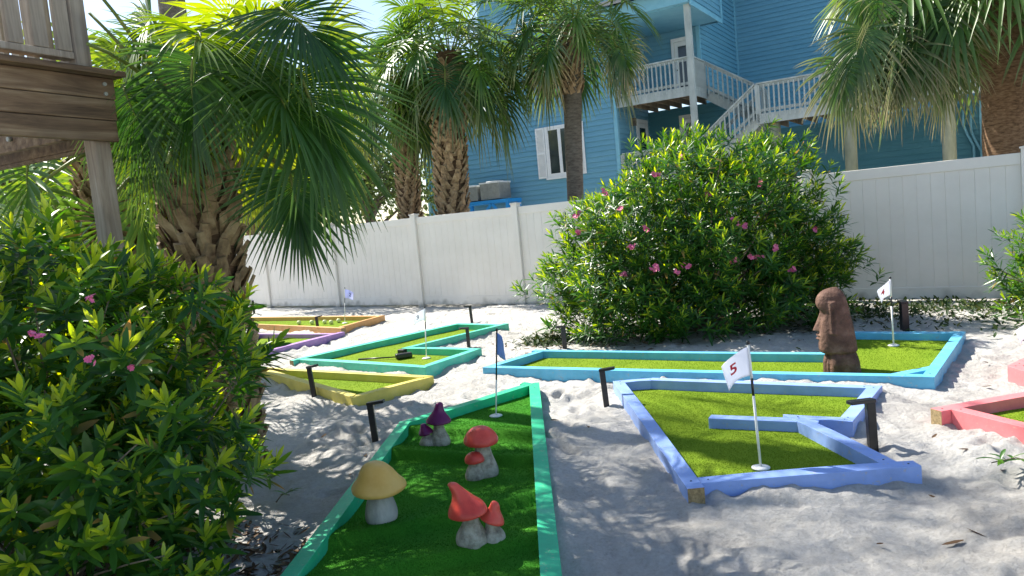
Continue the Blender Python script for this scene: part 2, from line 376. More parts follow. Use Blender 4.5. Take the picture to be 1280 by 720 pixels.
def segd(x, y, a, b):
    dx, dy = b[0]-a[0], b[1]-a[1]; t = np.clip(((x-a[0])*dx+(y-a[1])*dy)/(dx*dx+dy*dy), 0, 1)
    return np.hypot(x-a[0]-t*dx, y-a[1]-t*dy)
def axis(parts):
    o = []
    for a, b, st in parts: o += list(np.arange(a, b, st))
    return np.array(o)
xs = np.concatenate([-np.geomspace(1500, 9, 16), axis([(-8.8, -3.2, .08), (-3.2, 4.4, .024), (4.4, 8.5, .06)]), np.geomspace(8.6, 1500, 16)])
ys = np.concatenate([-np.geomspace(400, 1.2, 10), axis([(-1, 2, .15), (2, 4.6, .018), (4.6, 7, .028), (7, 10.5, .05), (10.5, 19.5, .085)]), np.geomspace(19.6, 2500, 18)])
GX, GY = np.meshgrid(xs, ys); gx = GX.ravel(); gy = GY.ravel()
gz = sand_height(gx, gy)
far = np.clip((np.hypot(gx, gy-7)-14)/6, 0, 1); gz *= 1-far
dmin = np.full(gx.shape, 9.)
for k, P in HOLES.items():
    for i in range(len(P)): dmin = np.minimum(dmin, segd(gx, gy, P[i], P[(i+1) % len(P)]))
gz += .050*np.exp(-(dmin/.14)**2)*np.clip(vnoise(gx*3.1, gy*3.1, 40)*1.7-.35, 0, 1)
for k, P in HOLES.items():
    inner, _ = offset(P, .035)
    gz[inpoly(gx, gy, inner)] = -.045
gz = np.where(gz > .085, .085, gz)
nx = len(xs); ny = len(ys)
ii = (np.arange(ny-1)[:, None]*nx + np.arange(nx-1)[None]).ravel()
go = quads('sand_ground', np.stack([gx, gy, gz], 1), np.stack([ii, ii+1, ii+nx+1, ii+nx], 1), M['sand'])
go['kind'] = 'structure'
def hz(x, y):                                # sand level at a point
    j = int(np.clip(np.searchsorted(xs, x), 1, nx-1)); i = int(np.clip(np.searchsorted(ys, y), 1, ny-1))
    return float(gz[i*nx+j])

# ------------------------------------------------------------------ minigolf holes
def make_hole(key, label, pmat, turf='turf', skip=(), butt=(), ridges=(), spur=None, cutends=True):
    P = HOLES[key]; n = len(P); cx = sum(p[0] for p in P)/n; cy = sum(p[1] for p in P)/n
    root = empty('minigolf_hole', (cx, cy, 0), label, 'golf hole', 'painted timber minigolf holes')
    inner, L = offset(P, .09); rg = random.Random(key)
    for i in range(n):
        if i in skip: continue
        j = (i+1) % n; d = L[i][1]; o0, o1, i0, i1 = P[i], P[j], inner[i], inner[j]
        mb = MB(); c0 = c1 = 0
        if i in butt:                        # runs on past its end corner, sawn square
            e = .07; o1 = (P[j][0]+d[0]*e, P[j][1]+d[1]*e); q = L[i][0]; t = (o1[0]-q[0])*d[0]+(o1[1]-q[1])*d[1]; i1 = (q[0]+d[0]*t, q[1]+d[1]*t); c1 = 1
        if (i-1) % n in butt and (i-1) % n not in skip:
            q, e2 = L[i-1]; o0 = inter(P[i], d, q, e2); i0 = inter(L[i][0], d, q, e2)
            o0 = (o0[0]+d[0]*.003, o0[1]+d[1]*.003); i0 = (i0[0]+d[0]*.003, i0[1]+d[1]*.003)
        zt = ZT+rg.uniform(-.004, .004); zb = -.09
        # split lengthwise so each timber bows and twists a little
        ns = max(2, int(math.hypot(o1[0]-o0[0], o1[1]-o0[1])/.25)); bow = rg.uniform(-.007, .007); tw = rg.uniform(-.004, .004); vs = []
        for k in range(ns+1):
            t = k/ns; bz = bow*math.sin(math.pi*t)
            a = (o0[0]+(o1[0]-o0[0])*t-cx, o0[1]+(o1[1]-o0[1])*t-cy); b = (i0[0]+(i1[0]-i0[0])*t-cx, i0[1]+(i1[1]-i0[1])*t-cy)
            vs += [(a[0], a[1], zb), (a[0], a[1], zt+bz+tw*math.sin(math.pi*t)), (b[0], b[1], zt+bz-tw*math.sin(math.pi*t)), (b[0], b[1], zb)]
        for k in range(ns):
            a = k*4; mb.add([], []); base = 0
            for q in range(4):
                mb.f.append([a+q, a+(q+1) % 4, a+4+(q+1) % 4, a+4+q]); mb.m.append(0); mb.sm.append(False)
        mb.v = vs; mb.f.append([0, 3, 2, 1]); mb.m.append(1 if c0 else 0); mb.sm.append(False)
        mb.f.append([ns*4, ns*4+1, ns*4+2, ns*4+3]); mb.m.append(1 if c1 else 0); mb.sm.append(False)
        # screw heads near both ends
        for t in (.04, .96):
            mxp = ((o0[0]+i0[0])/2*(1-t)+(o1[0]+i1[0])/2*t-cx, (o0[1]+i0[1])/2*(1-t)+(o1[1]+i1[1])/2*t-cy)
            mb.tube([(mxp[0], mxp[1], zt-.004), (mxp[0], mxp[1], zt+bow*math.sin(math.pi*t)+.0025)], .006, 8, 2)
        bevel(mb.build('rail', [pmat, M['cutwood'], M['dark']], root), .008, 2)
    if spur:
        for s0, s1 in spur:
            mb = MB(); a = Vector((s0[0]-cx, s0[1]-cy, .003)); b = Vector((s1[0]-cx, s1[1]-cy, .003))
            mb.bar(a, b, .09, .185); bevel(mb.build('rail', [pmat], root), .005, 2)
    # carpet
    tin, _ = offset(P, .05)
    bm = bmesh.new(); vs = [bm.verts.new((p[0], p[1], 0)) for p in tin]; bm.faces.new(vs)
    x0 = min(p[0] for p in tin); x1 = max(p[0] for p in tin); y0 = min(p[1] for p in tin); y1 = max(p[1] for p in tin); st = .026 if ridges else .2
    for a, b, ax in ((x0, x1, 0), (y0, y1, 1)):
        for q in np.arange(a+st, b, st):
            co = [0, 0, 0]; no = [0, 0, 0]; co[ax] = q; no[ax] = 1
            bmesh.ops.bisect_plane(bm, geom=bm.verts[:]+bm.edges[:]+bm.faces[:], plane_co=co, plane_no=no)
    bmesh.ops.triangulate(bm, faces=[f for f in bm.faces if len(f.verts) > 4])
    for v in bm.verts:
        z = .022+.004*math.sin(v.co.x*5.1+v.co.y*3.7)
        for (a, b, hh, ww) in ridges:
            dx, dy = b[0]-a[0], b[1]-a[1]; l = math.hypot(dx, dy); q = ((v.co.x-a[0])*dy-(v.co.y-a[1])*dx)/l
            q += .03*math.sin(3*v.co.x+a[1]*5)
            z += hh*1.25*math.exp(-(q/(.020 if q > 0 else ww))**2)
        v.co = (v.co.x-cx, v.co.y-cy, z)
    for f in bm.faces:
        f.smooth = True
        if f.normal.z < 0: f.normal_flip()
    me = bpy.data.meshes.new('turf'); bm.normal_update(); tv = [tuple(v.co) for v in bm.verts]; bm.verts.index_update(); tf = [[v.index for v in f.verts] for f in bm.faces]
    # pile: short blades standing on the carpet, as many as its distance lets one see
    rs = np.random.default_rng(len(key)*7+1); dens = 14000 if cy < 6.2 else (5000 if cy < 9 else 1500); hgt = .0055 if cy < 6.2 else .008; nv = len(tv); bl_v = []; bl_f = []
    for f in bm.faces:
        k = rs.poisson(f.calc_area()*dens); vv = [v.co for v in f.verts]
        for _ in range(int(k)):
            t = rs.integers(1, len(vv)-1); a, b = rs.random(2)
            if a+b > 1: a, b = 1-a, 1-b
            p = vv[0]+(vv[t]-vv[0])*a+(vv[t+1]-vv[0])*b; th = rs.uniform(0, 6.283); c_, s_ = math.cos(th)*.0024, math.sin(th)*.0024; h_ = hgt*rs.uniform(.6, 1.2); lx, ly = rs.normal(.001, .002), rs.normal(-.001, .002); q = len(bl_v)+nv
            bl_v += [(p.x-c_, p.y-s_, p.z-.001), (p.x+c_, p.y+s_, p.z-.001), (p.x+lx, p.y+ly, p.z+h_)]; bl_f.append([q, q+1, q+2])
    me.from_pydata(tv+bl_v, [], tf+bl_f); me.polygons.foreach_set('use_smooth', [True]*len(tf)+[False]*len(bl_f)); me.update(); bm.free(); put('turf', me, M[turf], root)
    return root
def rg(p, q, h=.035, wd=.05): return (g2(*p, .03), g2(*q, .03), h*1.7, .22)
GR = [rg((500, 541), (660, 549), .026), rg((486, 571), (668, 580), .030), rg((400, 690), (670, 624), .026), rg((520, 715), (674, 678), .026)]
make_hole('green', 'long green hole in the foreground with carpet coloured dark for shade and four ceramic mushrooms on it', M['p_green'], 'turf_shaded', butt=(1,),
  ridges=GR)
make_hole('yellow', 'yellow triangular hole beside the left oleander with a black post at its near rail', M['p_yellow'], butt=(1,))
make_hole('orange', 'orange hole farthest back near the white fence with small balls on it', M['p_orange'], butt=(3,))
make_hole('purple', 'purple pointed hole between the orange and teal holes, half hidden by leaves', M['p_purple'], butt=(1,))
make_hole('teal', 'teal green hole with a hooked rail inside and a black putter lying on it', M['p_teal'], butt=(2, 4))
skyh = make_hole('sky', 'long light blue hole in front of the flowering bush with the stone head on it', M['p_sky'], butt=(3,),
  spur=[(g2(1112, 468.5), g2(1172, 457))])
make_hole('blue', 'periwinkle blue hole in the right foreground with a leaning flag numbered 5', M['p_blue'], butt=(6, 0),
  spur=[(g2(887, 519.5), g2(1024, 525))])
make_hole('red', 'coral red hole cut off by the right edge of the picture', M['p_red'], butt=(2,))
# second red timber frame beyond, just its corner shows
HOLES['red2'] = [g2(1259, 457), (5.6, 7.0), (5.6, 6.0), g2(1290, 466)]
if area(HOLES['red2']) < 0: HOLES['red2'] = HOLES['red2'][::-1]
make_hole('red2', 'coral red timber corner just showing at the right edge behind the nearer red hole', M['p_red'])

# ------------------------------------------------------------------ black L shaped putter rests
def putter_rest(px, py, label, arm, lean=0, h=.28, w=.045):
    p = G(px, py, 0); z = hz(p.x, p.y)
    root = empty('putter_rest', (p.x, p.y, z), label, 'post', 'black putter rests beside the holes')
    t = Vector((lean*.09, 0, h)); mb = MB(); mb.bar((-lean*.05, 0, -.15), t, w, w*.8, 0, (0, 1, 0)); bevel(mb.build('upright', M['dark'], root), .003)
    a = Vector(arm); mb = MB(); s = a.normalized()*(w*.5)
    mb.bar(t-s+Vector((0, 0, .011)), t+a+Vector((0, 0, .016)), w*1.04, .022); bevel(mb.build('arm', M['dark'], root), .003)
putter_rest(393, 498, 'black L shaped post at the near corner of the yellow hole', (.09, -.03, .01), -.2)
putter_rest(470, 557, 'black L shaped post left of the green hole near the purple mushrooms', (.11, -.02, .01), -.12)
putter_rest(398, 414, 'black L shaped post in front of the orange hole', (.10, 0, .01), -.1)
putter_rest(318, 393, 'short black post by the fence behind the left end of the orange hole', (.03, -.1, .01))
putter_rest(590, 403, 'black post behind the far end of the teal hole near the fence', (-.10, -.03, 0), -.1, .25)
putter_rest(586, 433, 'black post in the hook of the teal hole, behind the flag with blue cloth', (-.10, -.03, 0), 0, .24)
putter_rest(706, 435, 'black post standing at the foot of the flowering oleander', (-.09, -.03, 0), 0, .26, .055)
putter_rest(758, 506, 'black L shaped post at the left tip of the periwinkle blue hole', (.10, -.03, .01), -.15, .29)
putter_rest(1091, 557, 'large black L shaped post at the right side of the periwinkle hole, nearest of all', (-.14, -.03, 0), -.06, .28, .052)
putter_rest(1131, 413, 'dark post behind the light blue hole to the right of the stone head', (.02, .09, 0), 0, .31, .075)

# ------------------------------------------------------------------ flags
def text_mesh(s, size):
    cu = bpy.data.curves.new('number', 'FONT'); cu.body = s; cu.size = size; cu.align_x = 'CENTER'; cu.align_y = 'CENTER'; cu.offset = size*.02
    o = bpy.data.objects.new('tmp', cu); COL.objects.link(o); dg = bpy.context.evaluated_depsgraph_get(); dg.update()
    me = bpy.data.meshes.new_from_object(o.evaluated_get(dg)); bpy.data.objects.remove(o); return me
def golf_flag(base, top, label, num, ink, cloth, flagdir, fw=.15, fh=.15, r=.006, dark_pole=False, sag=.03):
    b = G(*base, .028); t = DP(*top, b.y); ax = (t-b); H = ax.length; ax.normalize()
    root = empty('golf_flag', b, label, 'flag', 'hole flags on thin poles')
    mb = MB()
    stops = [(0, 0), (.58, 0), (.58, 1), (.72, 1), (.72, 0), (.985, 0)] if not dark_pole else [(0, 0), (.42, 0), (.42, 1), (.985, 1)]
    for i in range(len(stops)-1):
        if stops[i][0] == stops[i+1][0]: continue
        mb.tube([ax*(H*stops[i][0]), ax*(H*stops[i+1][0])], r, 10, stops[i][1])
    pole = mb.build('pole', [M['polewhite'], M['dark']], root)
    mb = MB(); mb.tube([ax*(H*.985), ax*(H*.985+.02)], [r*1.5, r*1.1], 10); mb.build('pole_tip', M['dark'], root)
    mb = MB(); mb.tube([(0, 0, 0), (0, 0, .006), (0, 0, .012)], [.052, .052, .035], 20); mb.build('cup_rim', M['polewhite'], root)
    # cloth: pinned to the pole, hanging in a soft fold
    fd = Vector(flagdir).normalized(); sdv = ax.cross(fd).normalized(); n = 12; V = []; Q = []
    A = ax*(H*.97)
    def pt(u, v):
        droop = sag*u*u*2.2+u*fw*.35*(1 if sag > .02 else .15)
        hh = fh*(1-.18*u)
        return A + fd*(fw*u*(1-.12*v)) - ax*(hh*v+droop*.6+.004) + sdv*(.018*math.sin(u*5+v*2.2)*u)
    for i in range(n+1):
        for j in range(n+1): V.append(tuple(pt(i/n, j/n)+fd*r))
    for i in range(n):
        for j in range(n): a = i*(n+1)+j; Q.append((a, a+1, a+n+2, a+n+1))
    fl = quads('cloth', V, Q, M[cloth], root, {'tint': np.linspace(0, 1, len(V))})
    s = fl.modifiers.new('thick', 'SOLIDIFY'); s.thickness = .0015; s.offset = 0
    if num:
        me = text_mesh(num, fh*.55); vv = []
        side = 1 if sdv.dot(EYE-b) > 0 else -1      # number printed on the face seen from the tee
        bm = bmesh.new(); bm.from_mesh(me)
        bmesh.ops.triangulate(bm, faces=bm.faces[:]); bmesh.ops.subdivide_edges(bm, edges=bm.edges[:], cuts=1)
        mir = 1 if fd.dot(RT) > 0 else -1
        for v in bm.verts:
            u = .62+mir*v.co.x/fw; q = .5-v.co.y/fh
            v.co = pt(u, q)+fd*r+sdv*side*.0022
        bm.to_mesh(me); bm.free(); me.materials.clear()
        put('number', me, M[ink], fl)
    return root
golf_flag((951, 585), (935, 428), 'white flag with a red 5 on a leaning pole in the periwinkle hole', '5', 'red_ink', 'flag', (-.97, -.1, 0), .155, .165, .0075, sag=.05)
golf_flag((1117, 432), (1112.5, 347), 'white flag on a straight pole at the right end of the light blue hole', '4', 'red_ink', 'flag', (-.9, -.35, -.12), .15, .145, .008, sag=.03)
golf_flag((533, 448), (531, 384), 'small white flag on a white pole inside the hooked teal hole', '3', 'navy_ink', 'flag', (-.9, -.3, 0), .14, .13, .007)
golf_flag((431, 404), (431, 360), 'lavender flag with a navy number over the orange hole by the fence', '2', 'navy_ink', 'flaglav', (.95, -.2, 0), .17, .16, .006)
golf_flag((620, 520), (621, 412), 'blue flag on a dark pole at the far end of the green hole', None, None, 'flagblue', (.55, -.75, -.1), .11, .175, .0065, dark_pole=True)
# flag whose pole stands beyond the right edge
golf_flag((1291, 462), (1288, 399), 'pale flag peeking in at the right edge above the red timber', None, None, 'flag', (-.95, -.2, 0), .12, .13, .007)

# ------------------------------------------------------------------ ceramic mushrooms
def lathe(prof, n=40, bend=(0, 0), wob=.0, seed=0, oval=1.):
    # prof: list of (radius, z); the axis leans towards bend with height
    r_ = random.Random(seed); ph = [r_.uniform(0, 6.28) for _ in range(4)]; V = []; Q = []; zs = [p[1] for p in prof]; z0 = min(zs); z1 = max(zs)
    for (r, z) in prof:
        t = (z-z0)/(z1-z0+1e-9)
        for k in range(n):
            a = 2*math.pi*k/n; rr = r*(1+wob*(math.sin(2*a+ph[0])+.6*math.sin(3*a+ph[1]+4*t)+.4*math.sin(5*a+ph[2])))
            V.append((rr*math.cos(a)+bend[0]*t*t, rr*math.sin(a)*oval+bend[1]*t*t, z+.12*wob*r*math.sin(2*a+ph[3])))
    m_ = len(prof)
    for i in range(m_-1):
        for k in range(n): k2 = (k+1) % n; Q.append((i*n+k, i*n+k2, (i+1)*n+k2, (i+1)*n+k))
    return np.array(V), Q
def smoothprof(pts, n=26):
    pts = np.array(pts, float); t = np.linspace(0, len(pts)-1, n); out = []
    for q in t:
        i = min(int(q), len(pts)-2); f = q-i; p0 = pts[max(i-1, 0)]; p1 = pts[i]; p2 = pts[i+1]; p3 = pts[min(i+2, len(pts)-1)]
        v = .5*((2*p1)+(-p0+p2)*f+(2*p0-5*p1+4*p2-p3)*f*f+(-p0+3*p1-3*p2+p3)*f**3); out.append((max(v[0], 0.0005), v[1]))
    return out
def add_stem(root, loc, prof, mat, bend=(0, 0), seed=0, name='stem'):
    V, Q = lathe(smoothprof(prof), 36, bend, .035, seed); o = quads(name, V+np.array(loc), Q, mat, root); return o
def add_cap(root, loc, prof, mat, bend=(0, 0), tilt=(0, 0), seed=0):
    V, Q = lathe(smoothprof(prof, 34), 44, bend, .03, seed)
    R = np.array(Matrix.Rotation(tilt[1], 3, 'Y') @ Matrix.Rotation(tilt[0], 3, 'X')); V = V @ R.T
    return quads('cap', V+np.array(loc), Q, mat, root)
def mroot(px, py, label, rz=0):
    p = G(px, py, .028); zz = .024
    for (a, b, hh, ww) in GR:
        dx, dy = b[0]-a[0], b[1]-a[1]; q = ((p.x-a[0])*dy-(p.y-a[1])*dx)/math.hypot(dx, dy)+.03*math.sin(3*p.x+a[1]*5); zz += hh*math.exp(-(q/(.028 if q > 0 else ww))**2)
    p = G(px, py, zz+.004); return empty('ceramic_mushroom', (p.x, p.y, zz), label, 'mushroom', 'ceramic mushrooms on the green hole', rz)
# yellow, single, broad domed cap
r = mroot(478, 653, 'large single mushroom with a yellow domed cap, standing by the left rail')
add_stem(r, (0, 0, 0), [(0, -.01), (.055, -.01), (.078, .02), (.082, .06), (.072, .11), (.058, .155), (.055, .20), (.05, .24)], M['stem'], (0, 0), 1)
add_cap(r, (0, 0, .185), [(.045, .012), (.09, .0), (.132, -.004), (.142, .010), (.136, .030), (.108, .064), (.084, .104), (.058, .132), (.026, .146), (0, .149)], M['cap_yellow'], (-.02, 0), (.02, .06), 2)
# purple pair, pointed caps
r = mroot(547, 555, 'pair of dark purple mushrooms with pointed caps, farthest back on the green hole')
add_stem(r, (.02, 0, 0), [(0, -.01), (.06, -.01), (.072, .03), (.058, .07), (.040, .11), (.034, .16), (.03, .2)], M['stem_pitted'], (0, 0), 3)
add_cap(r, (.022, 0, .165), [(.03, .018), (.06, .008), (.084, -.002), (.086, .012), (.068, .04), (.042, .075), (.030, .11), (.022, .135), (0, .145)], M['cap_purple'], (.012, 0), (.05, .08), 4)
add_stem(r, (-.068, -.01, 0), [(0, -.01), (.05, -.01), (.058, .025), (.045, .055), (.026, .08), (.022, .12)], M['stem_pitted'], (0, 0), 5)
add_cap(r, (-.072, -.012, .095), [(.02, .01), (.04, .004), (.052, -.002), (.053, .010), (.042, .03), (.028, .05), (.018, .068), (0, .074)], M['cap_purple'], (-.006, 0), (.1, -.15), 6)
# red pair, rounded caps
r = mroot(604, 593, 'pair of red mushrooms with smooth round caps in the middle of the green hole')
add_stem(r, (.02, 0, 0), [(0, -.01), (.062, -.01), (.075, .025), (.066, .075), (.052, .13), (.046, .18), (.04, .22)], M['stem_pitted'], (-.012, 0), 7)
add_cap(r, (.004, 0, .205), [(.04, .012), (.07, .004), (.098, -.002), (.104, .012), (.100, .032), (.082, .065), (.055, .09), (.028, .10), (0, .103)], M['cap_red'], (.002, 0), (.03, .04), 8)
add_stem(r, (-.048, -.045, 0), [(0, -.01), (.05, -.01), (.06, .02), (.052, .05), (.036, .085), (.03, .12)], M['stem_pitted'], (.01, 0), 9)
add_cap(r, (-.040, -.047, .108), [(.024, .008), (.044, .002), (.058, -.002), (.061, .010), (.055, .028), (.04, .045), (.02, .054), (0, .056)], M['cap_red'], (0, 0), (.03, -.05), 10)
# red pair, witch hat caps
r = mroot(594, 680, 'pair of red mushrooms with tall witch hat caps, nearest on the green hole')
add_stem(r, (-.012, 0, 0), [(0, -.01), (.06, -.01), (.075, .025), (.068, .06), (.046, .10), (.034, .14), (.032, .19)], M['stem_pitted'], (.008, 0), 11)
add_cap(r, (-.018, 0, .165), [(.03, .014), (.06, .004), (.088, -.006), (.093, .004), (.082, .03), (.055, .065), (.036, .10), (.027, .13), (.020, .15), (0, .158)], M['cap_red'], (-.050, .0), (.05, -.12), 12)
add_stem(r, (.088, .015, 0), [(0, -.01), (.05, -.01), (.058, .025), (.048, .05), (.030, .08), (.026, .13)], M['stem_pitted'], (-.005, 0), 13)
add_cap(r, (.090, .013, .108), [(.02, .010), (.04, .002), (.056, -.004), (.059, .006), (.048, .025), (.030, .05), (.022, .075), (.014, .088), (0, .092)], M['cap_red'], (-.012, 0), (.0, .38), 14)

# ------------------------------------------------------------------ carved stone head, long nosed, on its bust
def stone_head():
    p = G(1052, 467.5, .0)
    root = empty('stone_head_statue', (p.x, p.y, .015), 'brown carved stone head with a long nose, looking left on the light blue hole', 'statue')
    n = 128; ia = lambda z, zs, vs: np.interp(z, zs, vs)
    def rings(zs, front, back, half, detail, name):
        V = []; Q = []
        for z in zs:
            xf = front(z); xb = back(z); hw = half(z); cx = (xf+xb)/2; rx = (xb-xf)/2
            for k in range(n):
                a = 2*math.pi*k/n; ca = math.cos(a); sa = math.sin(a); ex = .72
                x = cx + rx*math.copysign(abs(ca)**ex, ca); y = hw*math.copysign(abs(sa)**ex, sa)
                x, y = detail(x, y, z, ca, sa, xf)
                V.append((x, y, z))
        m_ = len(zs)
        for i in range(m_-1):
            for k in range(n): k2 = (k+1) % n; Q.append((i*n+k, i*n+k2, (i+1)*n+k2, (i+1)*n+k))
        o = quads(name, V, Q, M['stone'], root)
        bm = bmesh.new(); bm.from_mesh(o.data)
        bm.verts.ensure_lookup_table(); bm.faces.new([bm.verts[k] for k in reversed(range(n))]); bm.faces.new([bm.verts[(m_-1)*n+k] for k in range(n)])
        bm.to_mesh(o.data); bm.free(); return o
    # head, z .185 - .735 ; front is -x
    zs = np.concatenate([np.linspace(.180, .69, 130), .69+.048*np.sin(np.linspace(0, 1.5, 16)[1:])])
    fz = [.180, .19, .215, .250, .275, .300, .318, .335, .36, .44, .525, .548, .560, .585, .612, .645, .675, .70, .718, .730, .738]
    fx = [-.140, -.160, -.170, -.170, -.166, -.166, -.164, -.164, -.160, -.148, -.138, -.142, -.156, -.172, -.178, -.172, -.158, -.135, -.108, -.075, -.04]
    bz = [.180, .20, .30, .45, .60, .66, .70, .72, .738]; bx = [.118, .135, .125, .105, .075, .060, .040, .022, .000]
    hz_ = [.180, .20, .30, .45, .56, .62, .67, .70, .72, .738]; hx = [.125, .140, .140, .126, .120, .110, .094, .074, .05, .016]
    def det(x, y, z, ca, sa, xf):
        if ca < 0:
            w = max(0, -ca)
            # nose: ridge widening downwards, ends in an overhanging tip
            if .372 < z < .548:
                t = (.548-z)/.176; prot = .004+.050*t**1.1; wd = .016+.018*t
                x -= prot*math.exp(-(y/wd)**4)
                # eye hollows at both sides under the brow
                x += .020*math.exp(-((abs(y)-.062)/.028)**2)*math.exp(-((z-.515)/.035)**2)
            elif .362 < z <= .372:
                x -= .026*math.exp(-(y/.034)**4)
            for zc, am in ((.335, .022), (.304, .022)):   # lips
                x -= am*math.exp(-(y/.05)**4)*math.exp(-((z-zc)/.010)**2)
            x += .010*math.exp(-(y/.055)**4)*math.exp(-((z-.320)/.004)**2)
        # long ears down both sides
        if abs(sa) > .35:
            e = math.exp(-((x+.05)/.026)**4)*(1 if .36 < z < .62 else math.exp(-((z-(.36 if z < .4 else .62))/.010)**2))
            g = math.exp(-((x+.05)/.009)**2)*math.exp(-((z-.49)/.11)**6)
            y += math.copysign(.022*e-.016*g, sa)
        return x, y
    rings(zs, lambda z: ia(z, fz, fx), lambda z: ia(z, bz, bx), lambda z: ia(z, hz_, hx), det, 'head')
    zs = np.linspace(-.04, .188, 46)
    def det2(x, y, z, ca, sa, xf):
        # upper arms in relief and the groove between them
        y += math.copysign(.014*math.exp(-((x+.055)/.035)**4), sa) if abs(sa) > .3 else 0
        if ca < 0: x += .018*math.exp(-((abs(y)-.075)/.012)**2)-.008*math.exp(-(y/.05)**2)
        g = math.exp(-((x+.095)/.010)**2)*(1 if abs(sa) > .25 else 0); y -= math.copysign(.012*g, sa) if sa else 0
        return x, y
    rings(zs, lambda z: ia(z, [-.04, .10, .15, .175, .188], [-.138, -.134, -.122, -.105, -.10]), lambda z: ia(z, [-.04, .10, .16, .188], [.158, .146, .130, .118]),
          lambda z: ia(z, [-.04, .10, .15, .188], [.155, .150, .135, .115]), det2, 'bust')
    root.rotation_euler = (0, 0, rad(-20))
stone_head()

# ------------------------------------------------------------------ putter and golf balls
a = G(448, 449, .045); b = G(497, 446, .05)
r = empty('putter', (b.x, b.y, .03), 'black putter lying on the teal hole with its dark head to the right', 'putter')
mb = MB(); mb.tube([(a.x-b.x, a.y-b.y, .012), (0, 0, .02)], [.012, .007], 8); mb.build('shaft', M['dark'], r)
mb = MB(); mb.box((.08, -.03, .035), (.10, .045, .03), Matrix.Rotation(.35, 3, 'Z')); mb.box((.05, .09, .05), (.055, .035, .045), Matrix.Rotation(-.6, 3, 'Z')); bevel(mb.build('club_head', M['dark'], r), .012)
def sphere_mesh(r_, name):
    bm = bmesh.new(); bmesh.ops.create_icosphere(bm, subdivisions=3, radius=r_); me = bpy.data.meshes.new(name)
    for f in bm.faces: f.smooth = True
    bm.to_mesh(me); bm.free(); me.materials.append(M['ball']); return me
bm_ = sphere_mesh(.042, 'golf_ball')
for x, y, l in ((374, 405.5, 'leftmost of the small yellow green balls on the orange hole'), (390, 405, 'yellow green ball just left of the black post on the orange hole'), (406, 404.6, 'yellow green ball just right of the black post on the orange hole'), (414, 405, 'yellow green ball left of the flag pole on the orange hole'), (423.5, 403, 'yellow green ball right beside the flag pole on the orange hole')):
    p = G(x, y, .03); o = bpy.data.objects.new('golf_ball', bm_); COL.objects.link(o); o.location = (p.x, p.y, .062); tag(o, l, 'golf ball', 'balls on the orange hole')

# ------------------------------------------------------------------ white vinyl fence
FD = Vector((.80, -.60, 0)); F0 = Vector((.20, 13.75, 0)); FN = Vector((-.60, -.80, 0)); SP = 2.58
fz_ang = math.atan2(FD.y, FD.x)
fence = empty('privacy_fence', F0, 'white vinyl privacy fence running along the back of the yard', 'fence', rz=fz_ang)
mb = MB(); mb.b2((-.065, -.065, -.2), (.065, .065, 1.88)); pme = bevel(mb.build('fence_post', M['vinyl'], fence), .006)
mb = MB(); mb.b2((-.078, -.078, 1.881), (.078, .078, 1.90)); mb.add([(-.074, -.074, 1.9005), (.074, -.074, 1.9005), (.074, .074, 1.9005), (-.074, .074, 1.9005), (0, 0, 1.915)], [(0, 1, 4), (1, 2, 4), (2, 3, 4), (3, 0, 4), (3, 2, 1, 0)])
cme = mb.build('post_cap', M['vinyl'], pme)
mb = MB(); nb = 15; x0 = .067; wdt = (SP-.134)/nb
for i in range(nb):                         # tongue and groove boards, v joints between
    a = x0+i*wdt; b = a+wdt; g = .004
    mb.add([(a, -.006, .12), (a+g, -.011, .12), (b-g, -.011, .12), (b, -.006, .12), (a, -.006, 1.72), (a+g, -.011, 1.72), (b-g, -.011, 1.72), (b, -.006, 1.72)], [(0, 1, 5, 4), (1, 2, 6, 5), (2, 3, 7, 6), (3, 0, 4, 7), (4, 5, 6, 7), (3, 2, 1, 0)])
pan = mb.build('fence_panel', M['vinyl'], fence)
mb = MB(); mb.b2((.067, -.024, 1.69), (SP-.067, .024, 1.83)); tr = bevel(mb.build('top_rail', M['vinyl'], pan), .005)
mb = MB(); mb.b2((.067, -.024, .035), (SP-.067, .024, .20)); br = bevel(mb.build('bottom_rail', M['vinyl'], pan), .005)
pme.location.x = 0; pan.location.x = 0
for k in range(-9, 6):
    if k == 0: continue
    q = pme.copy(); COL.objects.link(q); q.parent = fence; q.location.x = k*SP
    c = cme.copy(); COL.objects.link(c); c.parent = q
    if k < 5:
        q = pan.copy(); COL.objects.link(q); q.parent = fence; q.location.x = k*SP
        for s_ in (tr, br): c = s_.copy(); COL.objects.link(c); c.parent = q

# ------------------------------------------------------------------ blue house on pilings (local axes: x along the front, y away from the yard)
HA = rad(32.4)
house = empty('house', (-2.514, 27.866, 0), 'blue lap sided house on pilings with pale decks and outside stairs behind the fence', 'house', rz=-HA)
def siding_wall(mb, p0, p1, z0, z1, lap=.165, th=.036, mi=0):
    # horizontal lap boards: each leans out at its foot; p0->p1 seen from outside runs left to right
    p0 = Vector((*p0, 0)); p1 = Vector((*p1, 0)); d = (p1-p0).normalized(); o = Vector((d.y, -d.x, 0)); z = z0
    while z < z1-.01:
        zz = min(z+lap, z1)
        a, b = p0+o*th, p1+o*th; c, e = p1+o*.002, p0+o*.002
        mb.add([(a.x, a.y, z), (b.x, b.y, z), (c.x, c.y, zz), (e.x, e.y, zz), (e.x, e.y, z), (c.x, c.y, z)], [(0, 1, 2, 3), (0, 4, 5, 1)], mi)
        z += lap
def hpart(mb, name, mat, parent=None): return mb.build(name, mat, parent or house)
mb = MB()
siding_wall(mb, (-.3, 0), (2.6, 0), .6, 5.30)
siding_wall(mb, (2.6, 0), (7.43, 0), .6, 9.6)
siding_wall(mb, (7.43, 0), (7.43, 2.8), .6, 9.6)
siding_wall(mb, (7.43, 2.8), (9.35, 2.8), 5.1, 9.6)
